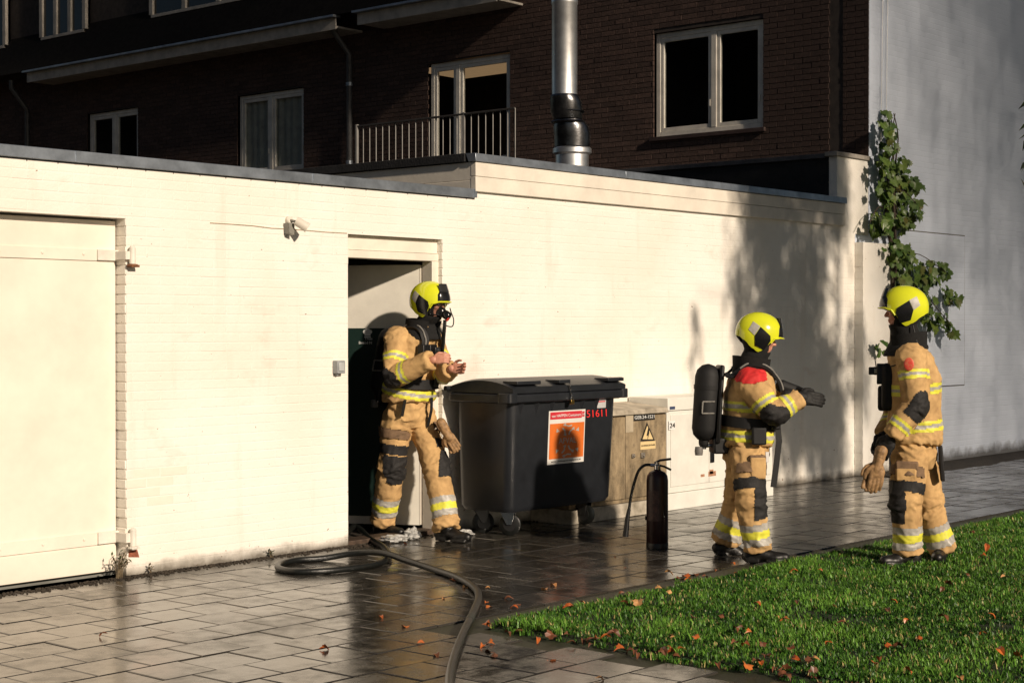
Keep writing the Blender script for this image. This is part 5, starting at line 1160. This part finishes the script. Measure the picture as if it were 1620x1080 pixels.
    # ---- trousers
    m = MB(); hips = (legs[0][0]+legs[1][0])/2
    m.loft([(pel+up*.10, s, f, .165, .135), (pel, s, f, .178, .148), (hips-Vector((0, 0, .03)), s, f, .18, .15), (hips-Vector((0, 0, .10)), s, f, .135, .12)], 20)
    for h, k, a in legs:
        b_ = a+(a-k).normalized()*.035; m.capsule([h, h.lerp(k, .5), k, k.lerp(a, .5)], [.114, .112, .100, .097], 16); m.tube([k.lerp(a, .2), k.lerp(a, .6), a, b_], [.096, .096, .093, .096], 16)
    V, N, F = remesh(m, .0095, 4); bones = [(va(pel), va(hips), 1.6)]+[x for h, k, a in legs for x in ((va(h), va(k), 1.), (va(k), va(a), 1.))]
    V = wrinkle(V, N, bones, .016, sd+9); N = smooth_normals(V, F); Cn = V[F].mean(1); cls = np.zeros(len(F), int); mi = np.zeros(len(F), int); gid = np.zeros(len(F), int)
    dd = []; tt = []; Ls = []
    for a, b_, w in bones: t, d, L = seg_t(Cn, a, b_); dd.append(d/w); tt.append(t); Ls.append(L)
    near = np.argmin(np.array(dd), 0)
    for i, (h, k, a) in enumerate(legs):
        iu, il = 1+2*i, 2+2*i; out = va(s if (h-hips).dot(s) > 0 else -s); fw = va(f)
        x = (tt[il]-.72)*Ls[il]; q = (near == il) & (np.abs(x) < .075); cls[q] = 1; mi[q] = band_mi(x[q], .15, False)
        y = (tt[iu]-1)*Ls[iu]; y2 = tt[il]*Ls[il]; rel = Cn-va(k); fr = rel@fw+rel@out*.45
        q = (((near == iu) & (y > -.09)) | ((near == il) & (y2 < .105))) & (fr > .045) & (cls == 0); cls[q] = 2
        r2 = Cn-va(h.lerp(k, .5)); so = r2@out+r2@fw*.35; q = (near == iu) & (np.abs((tt[iu]-.66)*Ls[iu]) < .036) & (so > -.01) & (cls == 0); cls[q] = 2
        q = (near == iu) & (np.abs((tt[iu]-.36)*Ls[iu]) < .034) & (so > .02) & (cls == 0); cls[q] = 4
        gid[(near == iu) | (near == il)] = i; gid[(near == iu) & (tt[iu] < .78)] += 10
    part_from(V, N, F, cls == 0, 'trousers', SUIT, body); parts_by(V, N, F, cls, gid, 1, 'reflective_band', [YEL, SIL], body, .002, mi); parts_by(V, N, F, cls, gid, 2, 'knee_pad', PATCH, body, .005); parts_by(V, N, F, cls, gid, 4, 'pocket_flap', POCK, body, .012)
    # ---- boots
    for (h, k, a), fd, pitch in zip(legs, spec['feet'], spec.get('heel', (0, 0))):
        d = (RV*fd[0]+DV*fd[1]).normalized(); sdv = Vector((-d.y, d.x, 0)); m = MB(); zs = max(.0, a.z-.125)
        an = Vector((a.x, a.y, zs+.10)); up3 = Vector((0, 0, 1)); dd_ = (d-up3*pitch).normalized()
        m.capsule([a+Vector((0, 0, .09)), an], [.064, .060], 16)
        hl = an-d*.045-up3*.055; bl = an+dd_*.115-up3*.062; to = an+dd_*.185-up3*.062
        m.ball(hl, (.062, .044, .046), (dd_, sdv, dd_.cross(sdv)), 14, 9); m.capsule([hl+up3*.01, an+dd_*.05-up3*.045, bl, to], [.043, .046, .044, .037], 14)
        m.ball(bl, (.08, .052, .036), (dd_, sdv, dd_.cross(sdv)), 14, 9); m.box(an, an+Vector((.001, .001, .001)))
        for p0, p1, w_ in ((hl-d*.03, hl+dd_*.06, .042), (bl-dd_*.05, to+dd_*.01, .05)): 
            z_ = Vector((0, 0, .030)); m.hexa([p0-sdv*w_-z_*1.45, p1-sdv*w_-z_*1.45, p1+sdv*w_-z_*1.45, p0+sdv*w_-z_*1.45], [p0-sdv*w_-z_*.6, p1-sdv*w_-z_*.6, p1+sdv*w_-z_*.6, p0+sdv*w_-z_*.6])
        Vb, Nb, Fb = remesh(m, .007, 2); Vb[:, 2] = np.maximum(Vb[:, 2], .003); link('boot', mesh_np('boot', Vb-va(base), Fb, BOOT, smooth=True), body)
    # ---- hood, collar, helmet
    m = MB(); m.ball(hea-hu*.015-hf*.012, (.108, .090, .125), (hf, hs, hu), 18, 12)
    m.loft([(hea-hu*.02-hf*.01, hs, hf, .086, .096), (hea-hu*.10, hs, hf, .082, .092), (nec+up*.03, s, f, .095, .10), (nec-up*.03, s, f, .145, .135), (nec-up*.09+f*.035, s, f, .165, .135)], 22)
    Vh, Nh, Fh = remesh(m, .008, 2); Vh = wrinkle(Vh, Nh, [(va(nec), va(hea), 1.)], .006, sd+4); Nh = smooth_normals(Vh, Fh); ch = Vh[Fh].mean(1); rel = ch-va(hea)
    face = (rel@va(hf) > .030) & (np.abs(rel@va(hs)) < .060) & (np.abs(rel@va(hu)+.012) < .075); part_from(Vh, Nh, Fh, ~face, 'hood', HOODM, body)
    m = MB(); V = []; nn = 30
    for k in range(nn+1):
        a = math.radians(-145+290*k/nn); c_ = nec-up*.02; rr = Vector(s*(math.sin(a)*.118)-f*(math.cos(a)*.112)); hh = .085+.015*math.cos(a)
        V += [c_+rr*1.12-up*.03, c_+rr*1.22+up*hh, c_+rr*1.10+up*hh, c_+rr*1.0-up*.03]
    Fq = [(4*k+i, 4*k+4+i, 4*k+4+(i+1) % 4, 4*k+(i+1) % 4) for k in range(nn) for i in range(4)]+[(0, 1, 2, 3), (4*nn+3, 4*nn+2, 4*nn+1, 4*nn)]
    m.add(V, Fq); m.build('collar', HOODM, body, smooth=True, angle=50)
    hsh = helmet(body, hea+hu*.022-hf*.012, hf, hu)
    torso = lambda h, ang, off: (lambda c, r: c+s*(math.sin(ang)*(r[0]+off))+f*(math.cos(ang)*(r[1]+off)))(hem+up*h, (.207*tw, .174*tw) if h < .06 else ((.20*tw, .172*tw) if h < (che-hem).length*.8 else (.215*tw, .176*tw)))
    return dict(body=body, J=J, f=f, s=s, up=up, hf=hf, hs=hs, hu=hu, torso=torso, base=base, hem=hem, nec=nec, che=che, pel=pel, hea=hea, arms=arms, legs=legs, tw=tw)

def ribbon(mb, pts, normals, w, th=.004):
    n = len(pts); V = []
    for i, (p, nn) in enumerate(zip(pts, normals)):
        t = (pts[min(i+1, n-1)]-pts[max(i-1, 0)]).normalized(); sd_ = t.cross(nn).normalized()*(w/2); V += [p-sd_, p+sd_, p+sd_+nn*th, p-sd_+nn*th]
    F = [(4*k+i, 4*k+4+i, 4*k+4+(i+1) % 4, 4*k+(i+1) % 4) for k in range(n-1) for i in range(4)]+[(3, 2, 1, 0), (4*n-4, 4*n-3, 4*n-2, 4*n-1)]; mb.add(V, F)
def breathing_set(p, cyl_off=.29, lift=0, lean=0.0):
    """air cylinder on a back plate with belt and shoulder straps"""
    body, f, s, up = p['body'], p['f'], p['s'], p['up']; mid = p['hem'].lerp(p['nec'], .52)+Vector((0, 0, lift)); up2 = (up+f*lean).normalized()
    m = MB(); c = mid-f*.225; m.hexa([c-up2*.27-s*.10-f*.015, c-up2*.27+s*.10-f*.015, c-up2*.27+s*.10+f*.015, c-up2*.27-s*.10+f*.015], [c+up2*.27-s*.08-f*.015, c+up2*.27+s*.08-f*.015, c+up2*.27+s*.08+f*.02, c+up2*.27-s*.08+f*.02]); m.build('back_plate', BLACKP, body, bevel=.015)
    c = mid-f*cyl_off-f*.04; m = MB(); m.capsule([c-up2*.17, c+up2*.19], [.088, .088], 26); m.capsule([c-up2*.17, c-up2*.27], [.04, .035], 14); cy = m.build('air_cylinder', pbr('cylinder_cover', (.005, .005, .0055), .7, var=.3, vscale=60), body, smooth=True, angle=60)
    m = MB(); m.lathe(c+up2*.10, [(.091, 0), (.092, .03)], 26, axis=up2); m.build('strap_band', STRAP, cy, smooth=True)
    for sg in (-1, 1):
        m = MB(); q = c+s*(sg*.0895)
        for a, b_ in (((-.04, .02), (.045, .02)), ((-.04, -.06), (.045, -.06)), ((.045, .02), (.045, -.06))): m.tube([q+f*(a[0])*-1+up2*a[1]-s*sg*.004*abs(a[0]*20), q+f*(b_[0])*-1+up2*b_[1]-s*sg*.004*abs(b_[0]*20)], .006, 6)
        m.build('printed_bracket', STRAPG, cy)
    m = MB(); v = c-up2*.29; m.tube([c-up2*.25, v-up2*.02], .02, 12); m.tube([v, v+f*.16+up2*.01], .013, 10); m.build('valve', STEEL, body, smooth=True)
    m = MB(); m.lathe(v-f*.03-up2*.035, [(.0, -.03), (.026, -.028), (.03, 0), (.026, .03), (0, .032)], 12); m.build('valve_knob', pbr('knob_grey', (.16, .15, .14), .5), body, smooth=True)
    m = MB(); m.hexa([v+f*.06-s*.08-up2*.05, v+f*.06+s*.08-up2*.05, v+f*.16+s*.08-up2*.05, v+f*.16-s*.08-up2*.05], [v+f*.05-s*.08+up2*.06, v+f*.05+s*.08+up2*.06, v+f*.18+s*.08+up2*.06, v+f*.18-s*.08+up2*.06]); m.build('regulator_block', BLACKP, body, bevel=.012)
    tor = p['torso']; m = MB(); P = []; Nn = []; bh = (p['che']-p['hem']).length*.42
    for k in range(49):
        a = 2*math.pi*k/48; q = tor(bh+.02*math.cos(a)*-1, a, .013); P.append(q); Nn.append((s*math.sin(a)+f*math.cos(a)).normalized())
    ribbon(m, P, Nn, .075, .010); m.build('waist_belt', STRAP, body, smooth=True, angle=50)
    m = MB(); q = tor(bh, .15, .028); m.hexa([q-s*.03-up*.03, q+s*.03-up*.03, q+s*.03+up*.03, q-s*.03+up*.03], [q-s*.03-up*.03+f*.015, q+s*.03-up*.03+f*.015, q+s*.03+up*.03+f*.015, q-s*.03+up*.03+f*.015]); m.build('belt_buckle', pbr('buckle', (.05, .05, .05), .3, .5), body, bevel=.004)
    nec = p['nec']
    for sg in (-1, 1):
        P = [tor(bh, sg*.75, .02), tor(bh+.10, sg*.62, .022), p['che']+s*(sg*.118)+f*.192*p['tw'], p['che'].lerp(nec, .55)+s*(sg*.112)+f*.155*p['tw'], nec+s*(sg*.118)+f*.06-up*.002, nec+s*(sg*.112)-f*.05+up*.012, nec+s*(sg*.10)-f*.15-up*.06, mid+up2*.2+s*(sg*.09)-f*.20]
        sp = spline(P, 6); cen = [(p['hem']+up*((q-p['hem']).dot(up))) for q in sp]; Nn = [((q-c0).normalized()*.6+(up*.9 if i > 20 else f*.3)).normalized() for i, (q, c0) in enumerate(zip(sp, cen))]
        m = MB(); ribbon(m, sp, Nn, .058, .012); st = m.build('shoulder_strap', STRAP, body, smooth=True, angle=50)
        m = MB(); m.tube([q+nn*.018 for q, nn in zip(sp[4:34], Nn[4:34])], .0065, 7); m.build('air_line', STRAPG, st, smooth=True)
def gear_box(p, name, c, size, mat, bevel=.006, ax=None):
    f, s, u = ax or (p['f'], p['s'], Vector((0, 0, 1))); a, b_, d = size; m = MB()
    m.hexa([c+f*x*a+s*y*b_-u*d for x, y in ((-1, -1), (1, -1), (1, 1), (-1, 1))], [c+f*x*a+s*y*b_+u*d for x, y in ((-1, -1), (1, -1), (1, 1), (-1, 1))]); return m.build(name, mat, p['body'], bevel=bevel)
def loose_gloves(c, d, label, name='work_gloves', sz=1.12):
    """a pair of empty leather gloves, one mesh each"""
    t = thing(name, c, label, 'gloves'); side = d.cross(Vector((0, 0, 1)));
    side = side.normalized() if side.length > .01 else DV
    for k, (dx, tw_) in enumerate(((-.018, .12), (.018, -.10))):
        w = c+DV*dx; m = hand_mesh(w+d*.05, (d+RV*tw_).normalized(), DV*(-1 if k else 1), RV*-1, .16, 1.35, .15, .3, sz); m.capsule([w-d*.04, w+d*.03, w+d*.09], [.036, .032, .033], 12)
        V, N, F = remesh(m, .0045, 1); V = wrinkle(V, N, [(vec(w), vec(w+d*.2), 1.)], .004, k*3+1); link('glove', mesh_np('glove', V-vec(c), F, GLOVET, smooth=True), t)

# --- person walking out of the doorway with a breathing mask
A = person(dict(seed=3, label='firefighter with breathing mask stepping out of the doorway, bare hands raised', face=(.80, -.52), look=(.86, -.45, -.08), bulk=1.0,
    joints=dict(pelvis=(645, 640, 12.5), chest=(650, 560, 12.5), neck=(668, 519, 12.45), head=(682, 481, 12.40),
        sh_a=(627, 533, 12.36), el_a=(622, 597, 12.22), wr_a=(686, 569, 12.02), sh_b=(686, 533, 12.62), el_b=(697, 592, 12.50), wr_b=(714, 583, 12.22),
        hip_a=(631, 655, 12.45), knee_a=(620, 738, 12.45), ankle_a=(606, 821, 12.60), hip_b=(662, 655, 12.58), knee_b=(690, 738, 12.40), ankle_b=(706, 829, 12.26)),
    hands=[dict(dir=(.85, -.25, .15), palm=(.15, .8, -.35), thumb=(-.1, .3, .9), curl=.95, glove=None, t=1.0), dict(dir=(.9, -.4, .0), palm=(-.5, -.2, .1), thumb=(.0, -.2, .95), curl=.60, glove=None, t=.6)],
    feet=((.75, -.66), (.85, -.53)), heel=(0.0, -.0), torso_stripes=(.075,), ustripe=.55, lstripe=.32, hem=-.03))
breathing_set(A, .25)
hf, hs, hu, H = A['hf'], A['hs'], A['hu'], A['hea']; body = A['body']
m = MB(); m.ball(H+hf*.088-hu*.052, (.045, .042, .045), (hf, hs, hu), 16, 10); m.lathe(H+hf*.12-hu*.062, [(.03, 0), (.034, .01), (.034, .04), (.028, .05), (0, .052)], 16, axis=(hf-hu*.5).normalized()); msk = m.build('mask', HBLK, body, smooth=True, angle=50)
m = MB(); V = []; n, k = 16, 8
for j in range(k+1):
    for i in range(n+1):
        a = math.radians(-72+144*i/n); z = -.075+.13*j/k; r = .112-.25*(z+.01)**2*6*.3; V.append(H+hf*(math.cos(a)*r+.006)+hs*(math.sin(a)*.083)+hu*z)
m.add(V, [(j*(n+1)+i, j*(n+1)+i+1, (j+1)*(n+1)+i+1, (j+1)*(n+1)+i) for j in range(k) for i in range(n)]); m.build('visor', VISOR, msk, smooth=True)
m = MB(); edge = [V[i] for i in range(n+1)]+[V[j*(n+1)+n] for j in range(1, k+1)]+[V[k*(n+1)+n-i] for i in range(1, n+1)]+[V[(k-j)*(n+1)] for j in range(1, k+1)]; m.tube(edge, .006, 7); m.build('visor_rim', HBLK, msk, smooth=True)
m = MB(); c = H+hf*.145-hu*.098; m.lathe(c, [(0, 0), (.017, 0), (.017, .014), (0, .015)], 12, axis=(hf-hu*.6).normalized()); m.build('red_valve', flat('red_plastic', (.65, .05, .03), .4), msk)
m = MB(); sp = spline([H+hf*.15-hu*.02+hs*.03, H+hf*.18-hu*.05, H+hf*.205-hu*.10, H+hf*.20-hu*.15, H+hf*.16-hu*.155, H+hf*.12-hu*.14], 5); m.tube(sp, .0045, 7); m.build('microphone_cable', BLACKP, msk, smooth=True)
m = MB(); sp = spline([H+hf*.13-hu*.11, H+hf*.13-hu*.20, A['che']+A['f']*.25+A['s']*.06, A['che']+A['f']*.24-A['up']*.12+A['s']*.10, A['torso'](.15, .5, .02)], 6); m.tube(sp, .014, 9); m.build('breathing_hose', RUBBER, msk, smooth=True)
t = A['torso']; ch_h = (A['che']-A['hem']).length
gear_box(A, 'pressure_gauge', A['che']+A['f']*.21-A['s']*.02+A['up']*.015, (.018, .045, .06), BLACKP)
o = gear_box(A, 'chest_lamp', A['che']+A['f']*.232-A['s']*.005+A['up']*.03, (.02, .032, .026), pbr('lamp_black', (.02, .02, .02), .3)); 
for k in (-1, 1):
    m = MB(); m.lathe(A['che']+A['f']*.252-A['s']*(.005+.014*k)+A['up']*.03, [(0, 0), (.012, 0), (.011, .004), (0, .005)], 12, axis=A['f']); m.build('lamp_lens', STEEL, o)
gear_box(A, 'red_tag', A['che']+A['f']*.222-A['s']*.01-A['up']*.04, (.012, .028, .035), flat('red_plastic', (.65, .05, .03), .4))
gear_box(A, 'radio', A['che']+A['f']*.205-A['s']*.115-A['up']*.0, (.03, .042, .075), BLACKP)
q = t(.03, .1, .02); m = MB(); ribbon(m, [q, q-A['up']*.10+A['f']*.02, q-A['up']*.24+A['f']*.015, q-A['up']*.36+A['f']*.0], [A['f']]*4, .032, .004); m.build('hanging_strap', STRAP, body)
q = t(.02, -1.0, .02); m = MB(); ribbon(m, [q, q-A['up']*.07, q-A['up']*.13], [A['f']]*3, .034, .004); m.build('hanging_strap', STRAP, body)
loose_gloves(pf(702, 676, 12.35), (RV*.55-Vector((0, 0, 1))).normalized(), 'pair of tan leather gloves dangling at the hip of the walking firefighter', sz=.9)

# --- person pulling on gloves
B = person(dict(seed=11, label='firefighter with red shoulder panel and black air cylinder pulling on black gloves', face=(1.0, .12), look=(.98, .05, -.22), red=True,
    joints=dict(pelvis=(1182, 694, 11.32), chest=(1185, 622, 11.32), neck=(1189, 580, 11.32), head=(1203, 534, 11.31),
        sh_a=(1188, 603, 11.13), el_a=(1224, 655, 11.05), wr_a=(1266, 628, 11.10), sh_b=(1190, 603, 11.51), el_b=(1222, 645, 11.56), wr_b=(1258, 617, 11.33),
        hip_a=(1182, 716, 11.22), knee_a=(1188, 795, 11.12), ankle_a=(1198, 862, 11.14), hip_b=(1177, 716, 11.42), knee_b=(1170, 792, 11.48), ankle_b=(1149, 850, 11.52)),
    hands=[dict(dir=(.9, .12, -.10), palm=(0, .8, -.35), thumb=(.1, .4, .9), curl=.25, glove=GLOVEB, t=.5), dict(dir=(.93, -.05, -.28), palm=(0, -.3, -.8), thumb=(.0, -.9, .2), curl=.16, glove=GLOVEB, t=.6, spread=.25)],
    feet=((.98, -.15), (.95, .2)), heel=(0, .35), torso_stripes=(.06, .26), ustripe=.66, lstripe=.50, hem=.035))
breathing_set(B, .265)
t = B['torso']; bh = .1
gear_box(B, 'belt_pouch', t(.07, -1.5, .045), (.05, .02, .06), STRAP, .012); gear_box(B, 'belt_pouch', t(.16, -.9, .05), (.03, .03, .05), STRAP, .012)
gear_box(B, 'pressure_gauge', B['che']+B['f']*.20-B['s']*.10-B['up']*.07, (.02, .03, .05), BLACKP)
q = t(.15, -.55, .03); m = MB(); ribbon(m, [q, q-B['up']*.12+B['f']*.02, q-B['up']*.30+B['f']*.01, q-B['up']*.44], [(-B['s']+B['f']*.3).normalized()]*4, .045, .006); m.build('hanging_strap', STRAP, B['body'])
gear_box(B, 'thigh_pouch', B['legs'][0][0].lerp(B['legs'][0][1], .28)-B['s']*.118+B['f']*.035, (.055, .02, .075), SUIT, .012)
gear_box(B, 'pouch_lid', B['legs'][0][0].lerp(B['legs'][0][1], .10)-B['s']*.128+B['f']*.035, (.058, .024, .028), POCK, .012)
gear_box(B, 'folded_card', B['legs'][0][0].lerp(B['legs'][0][1], .06)-B['s']*.125+B['f']*.105, (.012, .006, .035), flat('white_card', (.7, .68, .66), .5), .001)

# --- person standing on the lawn
C = person(dict(seed=23, label='firefighter standing on the lawn seen from the left side, round red badge on sleeve', face=(-1.0, .22), look=(-1, .16, -.04), bulk=1.04,
    joints=dict(pelvis=(1447, 690, 11.17), chest=(1447, 598, 11.17), neck=(1436, 542, 11.15), head=(1427, 492, 11.13),
        sh_a=(1441, 563, 10.98), el_a=(1449, 642, 10.93), wr_a=(1410, 692, 10.93), sh_b=(1432, 563, 11.36), el_b=(1424, 640, 11.42), wr_b=(1398, 690, 11.25),
        hip_a=(1441, 718, 11.07), knee_a=(1433, 800, 11.0), ankle_a=(1437, 868, 11.02), hip_b=(1453, 718, 11.27), knee_b=(1470, 800, 11.25), ankle_b=(1489, 862, 11.27)),
    hands=[dict(dir=(-.45, .1, -.85), palm=(.3, .8, -.1), thumb=(-.8, .1, .45), curl=.45, glove=GLOVEB, t=.9), dict(dir=(-.5, -.2, -.8), palm=(.4, -.7, 0), thumb=(-.8, 0, .4), curl=.5, glove=GLOVEB, t=.8)],
    feet=((-.92, -.38), (-.35, -.93)), torso_stripes=(.125, .375), ustripe=.38, lstripe=.62, hem=.045))
body = C['body']; che, f, s, up = C['che'], C['f'], C['s'], C['up']
a, e, w = C['arms'][0]; q = a.lerp(e, .16); outd = (s*.96+f*.2).normalized(); m = MB(); m.ball(q+outd*.098, (.006, .034, .044), (outd, outd.cross(Vector((0, 0, 1))), Vector((0, 0, 1))), 16, 9); bd = m.build('sleeve_badge', pbr('red_badge', (.62, .03, .03), .5, var=.3, vscale=70, hue=(.65, .25, .12)), body, smooth=True)
gear_box(C, 'radio', che+f*.215+s*.06+up*.03, (.035, .04, .07), BLACKP)
gear_box(C, 'chest_lamp', che+f*.275+s*.05+up*.05, (.028, .024, .026), BLACKP); m = MB(); m.lathe(che+f*.245+s*.05+up*.05, [(.028, 0), (.029, .02)], 14, axis=f); m.build('lamp_ring', pbr('pale_ring', (.6, .55, .4), .5), body)
m = MB(); m.tube([che+f*.25+s*.06+up*.07, che+f*.255+s*.06+up*.14], .004, 6); m.build('antenna', BLACKP, body)
gear_box(C, 'chest_harness', che+f*.175-up*.06, (.05, .13, .16), STRAP, .03); gear_box(C, 'chest_pouch', che+f*.21-s*.03-up*.14, (.045, .09, .085), STRAP, .02)
sp = spline([C['hea']-C['hf']*.06+C['hs']*.09-C['hu']*.10, C['nec']+s*.13-f*.06-up*.02, C['nec']+s*.175-f*.05-up*.09, C['nec']+s*.185+f*.04-up*.13, che+s*.14+f*.16+up*.08], 6); m = MB(); m.tube(sp, .0045, 7); m.build('headset_cable', BLACKP, body, smooth=True)
m = MB(); P = []; Nn = []
q0 = C['pel']-up*.06-f*.15; ribbon(m, [q0+s*.02, q0-up*.12+s*.02, q0-up*.24+s*.02], [-f]*3, .075, .03); m.build('hanging_pouch', STRAP, body, bevel=.008)
gear_box(C, 'thigh_pocket', C['legs'][0][0].lerp(C['legs'][0][1], .35)+s*.10+f*.02, (.07, .022, .055), SUIT, .014); gear_box(C, 'pocket_lid', C['legs'][0][0].lerp(C['legs'][0][1], .20)+s*.112+f*.02, (.075, .022, .03), POCK, .012)
loose_gloves(pf(1392, 722, 10.93), (RV*-.28-Vector((0, 0, 1))).normalized(), 'pair of tan leather gloves held down by the firefighter on the lawn')
